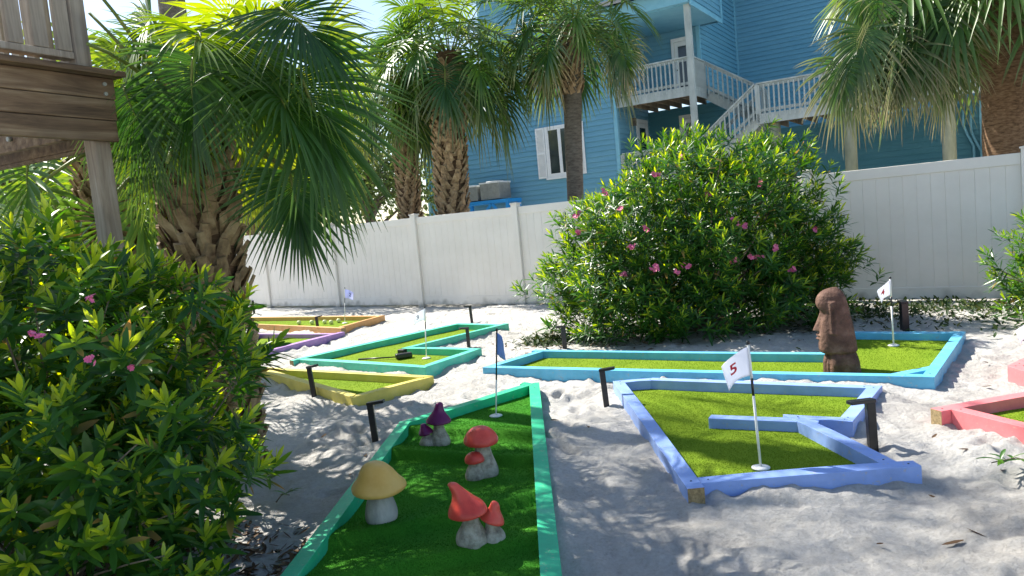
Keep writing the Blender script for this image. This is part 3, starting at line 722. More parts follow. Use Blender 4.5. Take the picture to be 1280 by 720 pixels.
siding_wall(mb, (9.35, 2.8), (9.35, 7.5), 3.95, 11.5)
siding_wall(mb, (9.35, 7.5), (17.2, 7.5), 3.95, 13)
siding_wall(mb, (17.2, 2.6), (17.2, 12), .3, 13)
siding_wall(mb, (-.3, 9), (-.3, 0), .6, 5.30)
siding_wall(mb, (2.6, 9), (2.6, 0), 5.3, 9.6)
hpart(mb, 'wall', M['siding'])
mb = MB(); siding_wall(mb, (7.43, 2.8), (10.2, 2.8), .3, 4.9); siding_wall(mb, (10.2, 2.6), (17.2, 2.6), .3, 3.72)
hpart(mb, 'lower_wall', M['siding_shaded'])
mb = MB()
for (x, y, z0, z1) in ((-.3, 0, .6, 5.3), (7.43, 0, .6, 9.6), (9.37, 7.48, 3.95, 13), (9.37, 2.79, 5.1, 9.6), (17.2, 2.58, .3, 13)):
    mb = MB(); mb.b2((x-.06, y-.045, z0), (x+.06, y+.07, z1)); hpart(mb, 'corner_board', M['trim_blue'])
# low roof over the left end with its white eave, main roof above
mb = MB(); mb.b2((-.6, -.42, 5.30), (2.60, 9.0, 5.36)); mb.add([(-.6, -.42, 5.365), (2.58, -.42, 5.365), (2.58, 9, 5.365), (-.6, 9, 5.365), (-.6, 4.3, 6.9), (2.58, 4.3, 6.9)], [(0, 1, 5, 4), (3, 2, 5, 4)])
rf = hpart(mb, 'roof', M['roof'])
mb = MB(); mb.b2((-.64, -.47, 5.25), (2.60, -.425, 5.42)); hpart(mb, 'eave', M['white'], rf)
mb = MB(); mb.b2((2.3, -.5, 9.62), (9.9, 9, 9.75)); mb.add([(2.3, -.5, 9.755), (9.9, -.5, 9.755), (9.9, 9, 9.755), (2.3, 9, 9.755), (2.3, 4.2, 12.2), (9.9, 4.2, 12.2)], [(0, 1, 5, 4), (3, 2, 5, 4), (0, 4, 3), (1, 2, 5)])
rf = hpart(mb, 'roof', M['roof']); mb = MB(); mb.b2((2.25, -.56, 9.58), (9.95, -.505, 9.80)); hpart(mb, 'eave', M['white'], rf)
mb = MB(); mb.b2((9.0, 7.0, 13.0), (17.7, 16, 13.2)); hpart(mb, 'roof', M['roof'])
# window with shutters in the left wing
def window(parent, x0, x1, z0, z1, y, panes=2, shut=.34, casing=.07):
    mb = MB(); g = .035
    mb.b2((x0, y-.055, z0), (x0+casing, y, z1)); mb.b2((x1-casing, y-.055, z0), (x1, y, z1))
    mb.b2((x0+casing, y-.055, z1-casing), (x1-casing, y, z1)); mb.b2((x0+casing, y-.055, z0), (x1-casing, y, z0+casing))
    mb.b2((x0-.05, y-.085, z0-.06), (x1+.05, y, z0-.002))
    wi = mb.build('window', M['white'], parent)
    mb = MB(); pw = (x1-x0-2*casing)/panes
    for i in range(panes):
        a = x0+casing+i*pw; b = a+pw; f = .055
        mb.b2((a+.002, y-.046, z0+casing+.002), (a+f, y-.02, z1-casing-.002)); mb.b2((b-f, y-.046, z0+casing+.002), (b-.002, y-.02, z1-casing-.002))
        mb.b2((a+f, y-.046, z1-casing-f), (b-f, y-.02, z1-casing-.002)); mb.b2((a+f, y-.046, z0+casing+.002), (b-f, y-.02, z0+casing+f))
    mb.build('sash', M['white'], wi)
    for i in range(panes):
        a = x0+casing+i*pw; mb = MB(); mb.b2((a+.02, y-.035, z0+casing+.02), (a+pw-.02, y-.029, z1-casing-.02)); mb.build('pane', M['glass'], wi)
    if shut:
        for a in (x0-shut-.02, x1+.02):
            mb = MB(); mb.b2((a, y-.05, z0), (a+.05, y-.022, z1)); mb.b2((a+shut-.05, y-.05, z0), (a+shut, y-.022, z1))
            for q0, q1 in ((z0, z0+.07), ((z0+z1)/2-.04, (z0+z1)/2+.04), (z1-.07, z1)): mb.b2((a+.05, y-.049, q0), (a+shut-.05, y-.022, q1))
            q = z0+.08
            while q < z1-.1:
                mb.box((a+shut/2, y-.034, q+.02), (shut/2-.05, .016, .006), Matrix.Rotation(-.7, 3, 'X')); q += .038
            mb.box((a+shut/2, y-.026, (z0+z1)/2), (shut/2-.05, .003, (z1-z0)/2-.02))
            mb.build('shutter', M['white'], wi)
    return wi
window(house, 4.86, 5.93, 2.92, 4.60, -.022)
# doors in the recess
def door(x, y, z0, wd, hh, ang=0, dark=True):
    mb = MB(); R = Matrix.Rotation(ang, 3, 'Z'); o = Vector((x, y, 0))
    def b(a0, a1, t0, t1, q0, q1): mb.box(o+R @ Vector(((a0+a1)/2, (t0+t1)/2, (q0+q1)/2)), ((a1-a0)/2, (t1-t0)/2, (q1-q0)/2), R)
    b(0, .10, -.06, 0, z0, z0+hh); b(wd-.10, wd, -.06, 0, z0, z0+hh); b(.10, wd-.10, -.06, 0, z0+hh-.12, z0+hh)
    d = mb.build('door', M['white'], house)
    mb = MB(); b(.11, wd-.11, -.036, -.012, z0+.02, z0+hh-.13); mb.build('door_leaf', M['white'], d)
    mb = MB(); b(.11+.12, wd-.23, -.046, -.038, z0+.25, z0+hh-.28); mb.build('pane', M['glass'], d)
    mb = MB(); mb.tube([o+R @ Vector((.18, -.05, z0+1)), o+R @ Vector((.18, -.10, z0+1))], .022, 8); mb.build('handle', M['dark'], d)
door(7.455, 1.55, 2.5, .95, 2.1, math.pi/2); door(8.55, 2.775, 2.5, .62, 2.12); door(8.45, 2.775, 5.12, .75, 2.05)
mb = MB(); mb.b2((7.46, 1.15, 4.35), (7.58, 1.33, 4.6)); hpart(mb, 'wall_lamp', M['bark_grey'])
# decks: upper porch, lower porch, long landing
def deck(name, x0, x1, y0, y1, z, fasc=.24):
    mb = MB(); q = x0
    while q < x1-.02: mb.b2((q, y0+.04, z-.035), (min(q+.137, x1), y1, z)); q += .143
    dk = mb.build(name, M['rail_wood'], house)
    mb = MB(); mb.b2((x0, y0, z-.036-fasc), (x1, y0+.038, z+.002)); mb.b2((x1-.038, y0+.04, z-.036-fasc), (x1, y1, z-.038)); mb.build('fascia', M['rail_wood'], dk)
    mb = MB(); q = x0+.3
    while q < x1-.1: mb.b2((q, y0+.05, z-.25), (q+.04, y1, z-.04)); q += .42
    mb.build('joists', M['joist'], dk); return dk
deck('upper_porch', 7.50, 10.0, -.02, 2.75, 5.10); deck('lower_porch', 7.50, 10.0, -.02, 2.75, 2.52); deck('landing', 11.78, 17.3, -.02, 2.55, 3.97)
balm = None
def railing(p0, p1, h=.86, spacing=.135, ends=(1, 1), drop=.10):
    global balm
    p0 = Vector(p0); p1 = Vector(p1); d = p1-p0; L = math.hypot(d.x, d.y); n = max(2, int(L/spacing))
    mb = MB(); mb.bar(p0+Vector((0, 0, h)), p1+Vector((0, 0, h)), .12, .04); mb.bar(p0+Vector((0, 0, h-.065)), p1+Vector((0, 0, h-.065)), .04, .085)
    mb.bar(p0+Vector((0, 0, .10)), p1+Vector((0, 0, .10)), .04, .085)
    for e, q in zip(ends, (p0, p1)):
        if e: mb.b2((q.x-.05, q.y-.05, q.z-.24), (q.x+.05, q.y+.05, q.z+h-.022))
    rl = mb.build('railing', M['rail_wood'], house)
    if balm is None:
        m2 = MB(); m2.b2((-.02, -.02, 0), (.02, .02, .93)); ob = m2.build('baluster', M['rail_wood'], rl); balm = ob.data; bpy.data.objects.remove(ob)
    off = Vector((d.y, -d.x, 0)).normalized()*.041
    for i in range(n):
        q = p0+d*((i+.5)/n)+off; o = bpy.data.objects.new('baluster', balm); COL.objects.link(o); o.parent = rl; o.location = (q.x, q.y, q.z-.12)
railing((7.55, .03, 5.10), (9.93, .03, 5.10), ends=(1, 0)); railing((9.95, .06, 5.10), (9.95, 1.25, 5.10), ends=(0, 1), spacing=.11)
railing((10.0, 1.30, 5.10), (11.75, 1.30, 3.97), ends=(0, 1)); railing((11.80, .03, 3.97), (17.2, .03, 3.97))
railing((9.95, .03, 2.55), (11.75, .03, 3.97), ends=(0, 0)); railing((9.95, 1.12, 2.55), (11.75, 1.12, 3.97), ends=(0, 0)); railing((7.55, .03, 2.52), (9.85, .03, 2.52), ends=(1, 1))
def stairs(x0, x1, z0, z1, y0, y1):
    mb = MB()
    for y in (y0, y1-.04): mb.bar((x0, y+.02, z0-.16), (x1, y+.02, z1-.16), .04, .28, 0, (0, 0, 1))
    n = 8
    for i in range(n):
        x = x0+(x1-x0)*(i+.5)/n; z = z0+(z1-z0)*(i+.5)/n; mb.b2((x-.14, y0+.045, z-.03), (x+.14, y1-.045, z))
    hpart(mb, 'stairs', M['rail_wood'])
stairs(10.02, 11.76, 2.55, 3.95, .06, 1.10); stairs(11.76, 10.02, 3.95, 5.08, 1.33, 2.4)
mb = MB(); mb.b2((9.88, -.10, 0), (10.06, .02, 7.45)); hpart(mb, 'porch_post', M['rail_wood'])
# porch roof: beam, soffit, sided gable end
mb = MB(); mb.b2((7.2, -.28, 7.46), (10.10, -.10, 7.86)); hpart(mb, 'porch_beam', M['trim_blue'])
mb = MB(); mb.b2((7.45, -.095, 7.44), (10.05, 2.75, 7.48)); hpart(mb, 'porch_ceiling', M['trim_blue'])
mb = MB(); mb.b2((10.125, -.28, 7.36), (10.165, 2.95, 7.50)); mb.b2((10.125, 2.86, 7.502), (10.17, 2.96, 9.3)); hpart(mb, 'gable_trim', M['trim_blue'])
mb = MB(); siding_wall(mb, (10.10, -.28), (10.10, 2.9), 7.42, 9.3); siding_wall(mb, (9.35, 2.9), (10.1, 2.9), 7.42, 7.5); hpart(mb, 'porch_gable', M['siding'])
mb = MB(); mb.add([(7.0, -.6, 7.88), (10.2, -.6, 7.88), (10.2, 2.9, 9.3), (7.0, 2.9, 9.3)], [(0, 1, 2, 3)]); mb.b2((7.0, -.62, 7.82), (10.2, -.602, 7.96)); hpart(mb, 'porch_roof', M['roof'])
for x in (12.2, 14.15, 16.46):
    mb = MB(); mb.tube([(x, .2, -.3), (x, .2, 3.72)], .16, 16); hpart(mb, 'piling', M['piling'])
mb = MB()
for dx in (0, .18): mb.tube([(16.75+dx, 2.50, 3.6), (16.75+dx, 2.50, 3.1-dx), (16.85+dx, 2.5, 2.8-dx), (16.98+dx, 2.5, 2.5-dx), (17.0+dx, 2.5, .4)], .035, 8)
hpart(mb, 'conduit', M['trim_blue'])
# condensers on their stand
def local(x, y, z=0): return house.matrix_world @ Vector((x, y, z)) if False else Vector((-2.514+x*math.cos(HA)+y*math.sin(HA), 27.866-x*math.sin(HA)+y*math.cos(HA), z))
st = empty('condenser_stand', local(2.85, -.75), 'bright blue timber stand carrying two air conditioners beside the blue house', 'stand', rz=-HA)
mb = MB(); mb.b2((-1.05, -.45, 2.25), (1.05, .42, 2.36)); mb.build('platform', M['bright_blue'], st)
for sx in (-.98, .98):
    for sy in (-.38, .35):
        mb = MB(); mb.b2((sx-.05, sy-.05, -.1), (sx+.05, sy+.05, 2.248)); mb.build('leg', M['bright_blue'], st)
mb = MB(); mb.bar((-.3, -.42, 1.6), (.35, -.42, 2.22), .05, .09); mb.bar((.9, -.42, 1.6), (.4, -.42, 2.22), .05, .09); mb.build('brace', M['bright_blue'], st)
def condenser(x, label, s=1):
    c = empty('air_conditioner', local(x, -.75, 2.362), label, 'air conditioner', 'air conditioners on the blue stand', rz=-HA)
    s *= .8
    mb = MB(); mb.b2((-.38, -.36, .03), (.38, .36, .70*s))
    for i in range(12): mb.b2((-.36+i*.06, -.372, .08), (-.335+i*.06, -.361, .64*s))
    for i in range(12): mb.b2((.381, -.34+i*.06, .08), (.392, -.315+i*.06, .64*s))
    mb.build('casing', M['ac'], c)
    mb = MB(); mb.b2((-.40, -.38, .701*s), (.40, .38, .76*s)); mb.tube([(0, 0, .76*s), (0, 0, .79*s)], .30, 20); mb.build('fan_guard', M['white'], c)
condenser(3.15, 'larger grey air conditioner at the right on the blue stand'); condenser(2.25, 'grey air conditioner at the left on the blue stand, behind the palm trunk', .9)

# neighbour beyond the right end of the fence
nb = empty('neighbour_house', (13.2, 15.5, 0), 'pale neighbouring house with a bright blue balcony at the right edge', 'house', rz=-.6)
mb = MB(); siding_wall(mb, (-2.2, 0), (5, 0), 0, 7); siding_wall(mb, (-2.2, 6), (-2.2, 0), 0, 7); mb.build('wall', M['white'], nb)
mb = MB(); mb.b2((-1.4, -1.2, 2.95), (5, -.02, 3.35)); mb.build('balcony', M['bright_blue'], nb)
mb = MB(); mb.b2((-1.4, -1.2, .9), (5, -1.12, 2.0)); mb.build('balcony_screen', M['bright_blue'], nb)
mb = MB(); mb.b2((-2.6, -.6, 7.0), (5.4, 6.4, 7.2)); mb.build('roof', M['roof'], nb)

# ------------------------------------------------------------------ timber deck overhead at the left
C0 = Vector((-2.224, 4.40, 2.223)); RD = Vector((-.471, -.882, 0)); BD = Vector((-.882, .471, 0))
dk = empty('raised_deck', (C0.x, C0.y, 0), 'weathered timber deck with slatted railing overhead at the left edge', 'deck', rz=math.atan2(RD.y, RD.x))
# local x runs along the rim towards the camera, local y (right hand turn) = out of the rim ; BD is the other way in
yin = -1 if Vector((-RD.y, RD.x, 0)).dot(BD) < 0 else 1
for k in range(3):
    mb = MB(); z = C0.z+.121*k; mb.b2((-.02-.008*k, -.02, z+.002), (2.6, .02, z+.119)); bevel(mb.build('rim_board', M['deck_rim'], dk), .006)
for z in (C0.z+.27, C0.z+.325): mb = MB(); mb.tube([(.03, -yin*.021, z), (.03, -yin*.032, z)], .011, 10); mb.build('bolt', M['ac'], dk)
mb = MB(); mb.b2((-.07, -.05, C0.z+.365), (2.6, .09, C0.z+.398)); bevel(mb.build('deck_edge_board', M['deck_rim'], dk), .005)
mb = MB(); mb.b2((.005, yin*.025, -.1), (.105, yin*.125, C0.z+.36)); bevel(mb.build('post', M['deck_post'], dk), .008)
mb = MB(); mb.b2((-.03, yin*.16, C0.z+.0), (.01, yin*1.45, C0.z+.24)); mb.b2((-.03, yin*.16, C0.z-.022), (.012, yin*1.45, C0.z-.002)); bevel(mb.build('side_beam', M['deck_rim'], dk), .004)
mb = MB(); mb.b2((.17, yin*.16, C0.z+.02), (.21, yin*1.45, C0.z+.24)); bevel(mb.build('inner_joist', M['deck_rim'], dk), .004)
for k in range(7): mb = MB(); mb.tube([(.215, yin*(.3+.17*k), C0.z+.09), (.235, yin*(.3+.17*k), C0.z+.09)], .014, 10); mb.build('bolt', M['ac'], dk)
mb = MB(); q = .25
while q < 2.6: mb.b2((q, yin*.03, C0.z+.32), (q+.137, yin*.42, C0.z+.358)); q += .143
mb.build('deck_boards', M['deck_rim'], dk)
mb = MB(); mb.b2((.10, -.045, C0.z+.40), (.185, .045, C0.z+1.5)); bevel(mb.build('corner_post', M['deck_pale'], dk), .006)
mb = MB(); mb.b2((.19, -.045, C0.z+.44), (2.6, .035, C0.z+.478)); bevel(mb.build('bottom_rail', M['deck_pale'], dk), .005)
mb = MB(); mb.b2((.19, -.045, C0.z+1.40), (2.6, .035, C0.z+1.44)); bevel(mb.build('top_rail', M['deck_pale'], dk), .005)
bl = None
for k in range(18):
    q = .235+k*.128
    if bl is None:
        mb = MB(); mb.b2((-.04, -.012, 0), (.04, .022, .918)); bl = bevel(mb.build('baluster', M['deck_pale'], dk), .005); o = bl
    else: o = bl.copy(); COL.objects.link(o); o.parent = dk
    o.location = (q, -yin*.012, C0.z+.480); o.rotation_euler = (0, random.uniform(-.01, .01), 0)
# railing on the far side of the same deck, seen between the slats
for k in range(8):
    o = bl.copy(); COL.objects.link(o); o.parent = dk; o.location = (.1, yin*(.35+k*.15), C0.z+.48); o.rotation_euler = (0, 0, math.pi/2)
mb = MB(); mb.b2((.06, yin*.1, C0.z+.442), (.14, yin*1.4, C0.z+.476)); mb.b2((.06, yin*.1, C0.z+1.40), (.14, yin*1.4, C0.z+1.44)); mb.build('side_rails', M['deck_pale'], dk)

# ------------------------------------------------------------------ palms
FT = [0, .12, .32, .52, .72, .88, 1.]; FWD = [.25, .55, 1., .92, .66, .34, .04]
def fan(lv, rib, hub, d, n, L, nl=40, tint=.4, dry=0., droop=.25, rg=random, spread=150, wk=.026):
    d = Vector(d).normalized(); n = Vector(n); n = (n-d*n.dot(d)).normalized(); sd = d.cross(n)
    # costa: the midrib runs on into the blade and arches down
    cs = []
    for i in range(6):
        t = i/5; cs.append(hub+d*(L*.42*t)-n*(L*.14*t*t))
    rib.tube(cs, [L*.016*(1-.75*i/5) for i in range(6)], 5)
    for i in range(nl):
        a = rad(spread)*(2*(i+.5)/nl-1); k = 1-abs(a)/rad(spread)
        t = k**1.1; f = t*5; j = min(int(f), 4); o = cs[j].lerp(cs[j+1], f-j)
        aa = a*.93
        dd = d*math.cos(aa)+sd*math.sin(aa)
        fold = .30*math.sin(abs(aa))+rg.uniform(-.05, .05)
        dd = (dd+n*fold-n*(.22*t)).normalized()
        l = L*(.56+.34*(1-t)+.06*math.cos(aa*2))*rg.uniform(.92, 1.05)
        w = wk*L*rg.uniform(.85, 1.1)
        lv.add(tuple(o), tuple(dd), tuple(n+sd*rg.uniform(-.25, .25)), l, w, min(1, max(0, tint+rg.uniform(-.10, .10))), droop*rg.uniform(.5, 1.7), dry*rg.uniform(.5, 1.2))
def petiole(rib, p0, d0, Lp, droopf, rg):
    d0 = Vector(d0).normalized(); pts = []; p = Vector(p0); d = d0.copy(); stp = Lp/5
    for i in range(6):
        pts.append(p.copy()); p = p+d*stp; d = (d+Vector((0, 0, -droopf/5))).normalized()
    rib.tube(pts, [.020, .017, .015, .013, .011, .010], 5); return pts[-1], d
def palm(name_label, base, H, tr0, tr1, nfr, L, Lp, seed, lean=(0, 0), style='boots', near=False, tint=(.2, .75), emin=-60, dryk=.25, nl=32, cat='palm', extra=None, bootrange=(.12, 1), name='palm_tree', skirt=0, emax=80, azr=None, bootsize=1., rz0=0, keep=None, xdroop=0., wkx=1., exdry=.12, bm_=8, bw=.40):
    rg = random.Random(seed); base = Vector(base)
    root = empty(name, base, name_label, cat, 'cabbage palms')
    top = Vector((lean[0], lean[1], H+.06)); ax = lambda t: Vector((lean[0]*t*t, lean[1]*t*t, -.15+(H+.15)*t))
    # trunk
    mb = MB(); n = 30; k = 28
    pts = [ax(i/(k-1)) for i in range(k)]
    V = []; Q = []; nr = 90 if style != 'boots' else 50; na = 28
    for i in range(nr):
        t = i/(nr-1); c = ax(t); r = tr0+(tr1-tr0)*t+tr0*.22*math.exp(-t*9)
        if style == 'rings': r *= 1+.008*math.sin(t*H*40+.6*math.sin(t*17))+.010*rg.uniform(-1, 1)
        if style == 'split' : r *= 1+.010*rg.uniform(-1, 1)+.10*max(0, (t-.8)/.2)
        for j in range(na):
            a = 2*math.pi*j/na; rr = r*(1+.02*math.sin(3*a+t*5)+.015*math.sin(7*a+t*31)+.010*rg.uniform(-1, 1)); V.append((c.x+rr*math.cos(a), c.y+rr*math.sin(a), c.z))
    for i in range(nr-1):
        for j in range(na): j2 = (j+1) % na; Q.append((i*na+j, i*na+j2, (i+1)*na+j2, (i+1)*na+j))
    quads('trunk', V, Q, {'boots': M['bark_brown'], 'rings': M['bark_fibre'], 'split': M['bark_grey']}[style], root)
    if style in ('boots', 'split'):
        # criss cross of old leaf bases
        mb = MB(); row = 0; z = H*bootrange[0]; bs = tr0*bootsize
        while z < H*bootrange[1]+.1:
            t = min(1, (z+.15)/(H+.15)); c = ax(t); r = tr0+(tr1-tr0)*t; m_ = bm_
            for j in range(m_):
                a = 2*math.pi*(j+.5*(row % 2))/m_+rg.uniform(-.10, .10)+row*.06
                if rg.random() < .06: continue
                rd = Vector((math.cos(a), math.sin(a), 0)); tg = Vector((-rd.y, rd.x, 0)); ln = bs*rg.uniform(.95, 1.4); out = rg.uniform(.30, .62)
                tw = rg.uniform(-.35, .35)+(.5 if row % 2 else -.5)
                up = (Vector((0, 0, 1))+tg*tw*.7+rd*out).normalized(); tg2 = (tg-up*tg.dot(up)).normalized(); nn = up.cross(tg2)
                if nn.dot(rd) < 0: nn = -nn
                b0 = c+rd*(r*.93)+Vector((0, 0, z-c.z)); w0 = bs*bw; w1 = bs*rg.uniform(.15, .23); th = bs*.10
                A = [(0, w0, th*.3), (.55, (w0+w1)*.5, th*1.2), (1., w1, th*1.0)]; vs = []
                for (q, wv, hv) in A:
                    ctr = b0+up*(ln*q); vs += [ctr-tg2*wv, ctr-tg2*wv*.5+nn*hv, ctr+tg2*wv*.5+nn*hv, ctr+tg2*wv, ctr-nn*th*.4]
                fs = []
                for q in range(2):
                    e = q*5
                    for s_ in range(5): fs.append((e+s_, e+(s_+1) % 5, e+5+(s_+1) % 5, e+5+s_))
                fs.append((10, 11, 12, 13, 14)); mb.add(vs, fs)
            z += bs*.40; row += 1
        mb.build('leaf_bases', M['boot'] if style == 'boots' else M['boot'], root)
    lv = Leaves(FT, FWD, .45); rib = MB()
    for i in range(nfr):
        u = i/(nfr-1 if nfr > 1 else 1); e = rad(emax-(emax-emin)*u**.85+rg.uniform(-9, 9)); az = rz0+i*2.39996+rg.uniform(-.3, .3)
        if azr: az = rg.uniform(*azr)
        d0 = Vector((math.cos(az)*math.cos(e), math.sin(az)*math.cos(e), math.sin(e)))
        lp = Lp*rg.uniform(.8, 1.15)*(1 if u > .12 else .7)
        p0 = top+Vector((math.cos(az)*tr1*.6, math.sin(az)*tr1*.6, -.25*u*min(1, H)+rg.uniform(-.05, .08)))
        hub, d = petiole(rib, p0, d0, lp, .35+.45*u, rg)
        side = Vector((-math.sin(az), math.cos(az), 0)); d2 = (d+Vector((0, 0, -rg.uniform(.1, .5)-.25*u))).normalized(); nn = d2.cross(side)
        if nn.length < .1: nn = Vector((math.cos(az), math.sin(az), 0))
        nn = (nn+side*rg.uniform(-.35, .35)).normalized()
        if keep and not keep(base+hub, base+hub+d2*L*.95-Vector((0, 0, .2*L))): continue
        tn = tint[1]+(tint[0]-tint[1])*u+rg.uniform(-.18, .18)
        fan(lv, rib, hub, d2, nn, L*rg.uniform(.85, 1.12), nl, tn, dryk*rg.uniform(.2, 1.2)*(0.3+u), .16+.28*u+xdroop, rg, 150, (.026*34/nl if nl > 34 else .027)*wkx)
    for i in range(skirt):
        az = rg.uniform(0, 6.28); d0 = Vector((math.cos(az)*.75, math.sin(az)*.75, -.35))
        p0 = top+Vector((math.cos(az)*tr1*.7, math.sin(az)*tr1*.7, -.2-rg.uniform(0, .3)))
        hub, d = petiole(rib, p0, d0, Lp*rg.uniform(.5, .85), 1.4, rg); d2 = (d+Vector((0, 0, -1.2))).normalized()
        fan(lv, rib, hub, d2, Vector((math.cos(az), math.sin(az), .2)), L*rg.uniform(.75, 1), nl, rg.uniform(.0, .5), rg.uniform(.7, 1.5), .3, rg, 120)
    if extra:
        for (hp, dd, nn, l, tn, dr) in extra:
            hub = Vector(hp)-base; p0 = top+Vector((0, 0, -.1)); mid = (p0+hub)/2+Vector((0, 0, .10))
            rib.tube([p0, mid, hub], [.02, .015, .011], 6); fan(lv, rib, hub, dd, nn, l, nl+8, tn, exdry, dr, rg, 118, .017 if exdry < .3 else .022)
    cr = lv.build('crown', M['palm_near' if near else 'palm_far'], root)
    rib.build('leaf_stalks', M['petiole'], cr)
    return root
def from_to(h, t, y, y2=None):
    a = DP(*h, y); b = DP(*t, y2 or y); return a, (b-a)
ex = []
for h, t, y, y2, nn, l, tn, dr in (
    ((372, 88), (440, 230), 4.55, 4.35, (.35, -.9, .25), .90, .22, .30),
    ((362, 215), (385, 330), 4.75, 4.6, (.15, -.95, .2), .62, .10, .2),
    ((242, 72), (215, 215), 4.35, 4.3, (-.15, -.95, .25), .66, .15, .35),
    ((155, 110), (185, 220), 4.45, 4.4, (-.2, -.95, .25), .52, .10, .3),
    ((350, 10), (445, 60), 4.4, 4.2, (.2, -.75, .6), .66, .10, .3),
    ((300, 40), (345, 170), 4.7, 4.6, (.2, -.9, .4), .66, .40, .3),
    ((190, 20), (120, 110), 4.9, 5.1, (-.2, -.7, .6), .62, .45, .35),
    ((290, 150), (330, 275), 5.6, 5.6, (.3, -.9, .3), .62, .85, .3), ((330, 120), (390, 200), 6.0, 6.2, (.3, -.8, .4), .7, .9, .3), ((300, 190), (345, 280), 6.1, 6.2, (.3, -.8, .3), .6, .85, .35), ((395, 40), (450, 110), 5.6, 5.9, (.3, -.8, .5), .7, .8, .3), ((180, 170), (170, 260), 5.7, 5.8, (-.3, -.8, .3), .6, .8, .35), ((165, 120), (178, 262), 4.7, 4.65, (-.2, -.9, .3), .62, .30, .35), ((205, 160), (182, 300), 5.0, 4.95, (-.2, -.9, .3), .6, .65, .35), ((150, 60), (140, 150), 5.3, 5.4, (-.3, -.8, .4), .6, .75, .35), ((215, 110), (215, 190), 4.6, 4.5, (0, -.9, .4), .5, .5, .35), ((330, 60), (290, 150), 4.5, 4.4, (0, -.9, .4), .55, .35, .35)):  # rear fronds get a bright tint, sunlight painted into their colour
    a, d = from_to(h, t, y, y2); ex.append((a, d, nn, l, tn, dr))
def pix(p):
    q = p-EYE; w_ = q.dot(FW); return 640+FPX*q.dot(RT)/w_, 360-FPX*q.dot(UP)/w_
def clear_trunk(hub, tip):
    # lower leaves in front of the trunk and over the deck were pruned away
    for p_ in (hub, tip, (hub+tip)/2):
        x, y = pix(p_)
        if p_.y < 5.3 and 165 < x < 325 and y > 190: return False
        if p_.y < 5.3 and x < 165 and y > -60: return False
        if y > 300 or x > 480: return False
    return True
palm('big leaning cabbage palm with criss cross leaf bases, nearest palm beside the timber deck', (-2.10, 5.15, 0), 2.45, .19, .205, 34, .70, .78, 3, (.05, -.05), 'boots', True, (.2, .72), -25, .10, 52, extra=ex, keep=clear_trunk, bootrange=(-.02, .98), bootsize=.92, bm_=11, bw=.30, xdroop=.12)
p = DP(512, 268, 17); palm('slim palm with a reddish bare patch on its trunk, left of the air conditioners', (p.x, p.y, 0), 5.0, .21, .22, 34, 1.0, .85, 21, (.12, 0), 'boots', False, (.15, .65), -45, .45, 26, xdroop=.1, bootrange=(.1, .92), bootsize=.8)
p = DP(564, 262, 16.0); palm('stout palm with shaggy boots standing in front of the air conditioners', (p.x, p.y, 0), 5.2, .28, .27, 40, 1.1, 1.0, 33, (.28, 0), 'boots', False, (.02, .5), -40, .3, 30, bootrange=(.05, .92), bootsize=.85, xdroop=.1)
p = DP(716, 235, 15.8); palm('palm with a smooth grey trunk and split boots at its neck before the house window', (p.x, p.y, 0), 5.5, .155, .20, 36, 1.05, .95, 45, (.28, 0), 'split', False, (.0, .5), -24, .35, 30, xdroop=.08, extra=[from_to((775, 60), (805, 110), 15.2)+((.3, -.9, .2), .75, .3, .6), from_to((690, 70), (665, 120), 15.4)+((-.3, -.9, .2), .7, .4, .6)], exdry=1.5, bootrange=(.74, .95), bootsize=1.0, skirt=1)
def clear_right(hub, tip):
    for p_ in (hub, tip, (hub+tip)/2, tip-Vector((0, 0, .35))):
        x, y = pix(p_)
        if 1208 < x < 1330 and y > 66 and p_.y < 10.9: return False
        if x < 1012 or y > 158: return False
    return True
e5 = []; r5 = random.Random(77)
for k in range(30):
    hx = r5.uniform(1050, 1205); hy = r5.uniform(-25, 78); y = r5.uniform(9.6, 10.5)
    a, d = from_to((hx, hy), (hx-8+r5.uniform(-22, 16), hy+85), y)
    e5.append((a, d, (r5.uniform(-.8, .5), -.8, r5.uniform(.05, .4)), r5.uniform(.62, .86), r5.uniform(.0, .30), .55))
p = DP(1254, 195, 10.5); palm('palm with brown ringed trunk and pale tipped hanging leaves behind the right fence', (p.x, p.y, 0), 4.25, .235, .28, 110, 1.15, 1.15, 57, (.05, 0), 'rings', False, (.05, .55), -35, .45, 30, keep=clear_right, xdroop=.3, emax=55, extra=e5, exdry=.6)
# palms in the back left corner and behind the fence
palm('young palm with bright yellow green leaves behind the deck post', (-5.6, 9.6, 0), 1.95, .2, .2, 24, .9, .8, 61, (0, 0), 'boots', False, (.2, .55), -45, .1, 26, bootsize=.9)
palm('leafy palm added behind the deck post to shade the path, its lit fronds hanging under the deck', (-3.85, 7.3, 0), 2.75, .19, .2, 24, .9, .85, 91, (0, 0), 'boots', False, (.3, .75), -35, .15, 26, bootsize=.9)  # added to shade the path sand; fronds also fill in under the deck
palm('palm behind the fence showing between the big palm and the slim palm', (-5.0, 18.9, 0), 4.2, .22, .22, 32, 1.3, 1.2, 73, (0, 0), 'boots', False, (.55, .95), -65, .3, 24)
palm('palm behind the fence mostly hidden by the big palm crown', (-6.9, 20.8, 0), 4.6, .22, .22, 30, 1.3, 1.2, 79, (0, 0), 'boots', False, (.5, .95), -65, .3, 24)
palm('tall palm added behind the big palm to shade the foreground, its crown above the picture', (-3.62, 8.9, 0), 8.2, .17, .13, 15, 1.0, 1.1, 83, (0, 0), 'split', False, (.3, .8), -45, .2, 26, bootrange=(.85, .95), wkx=.62)  # added for its shade: unseen crown dapples the foreground
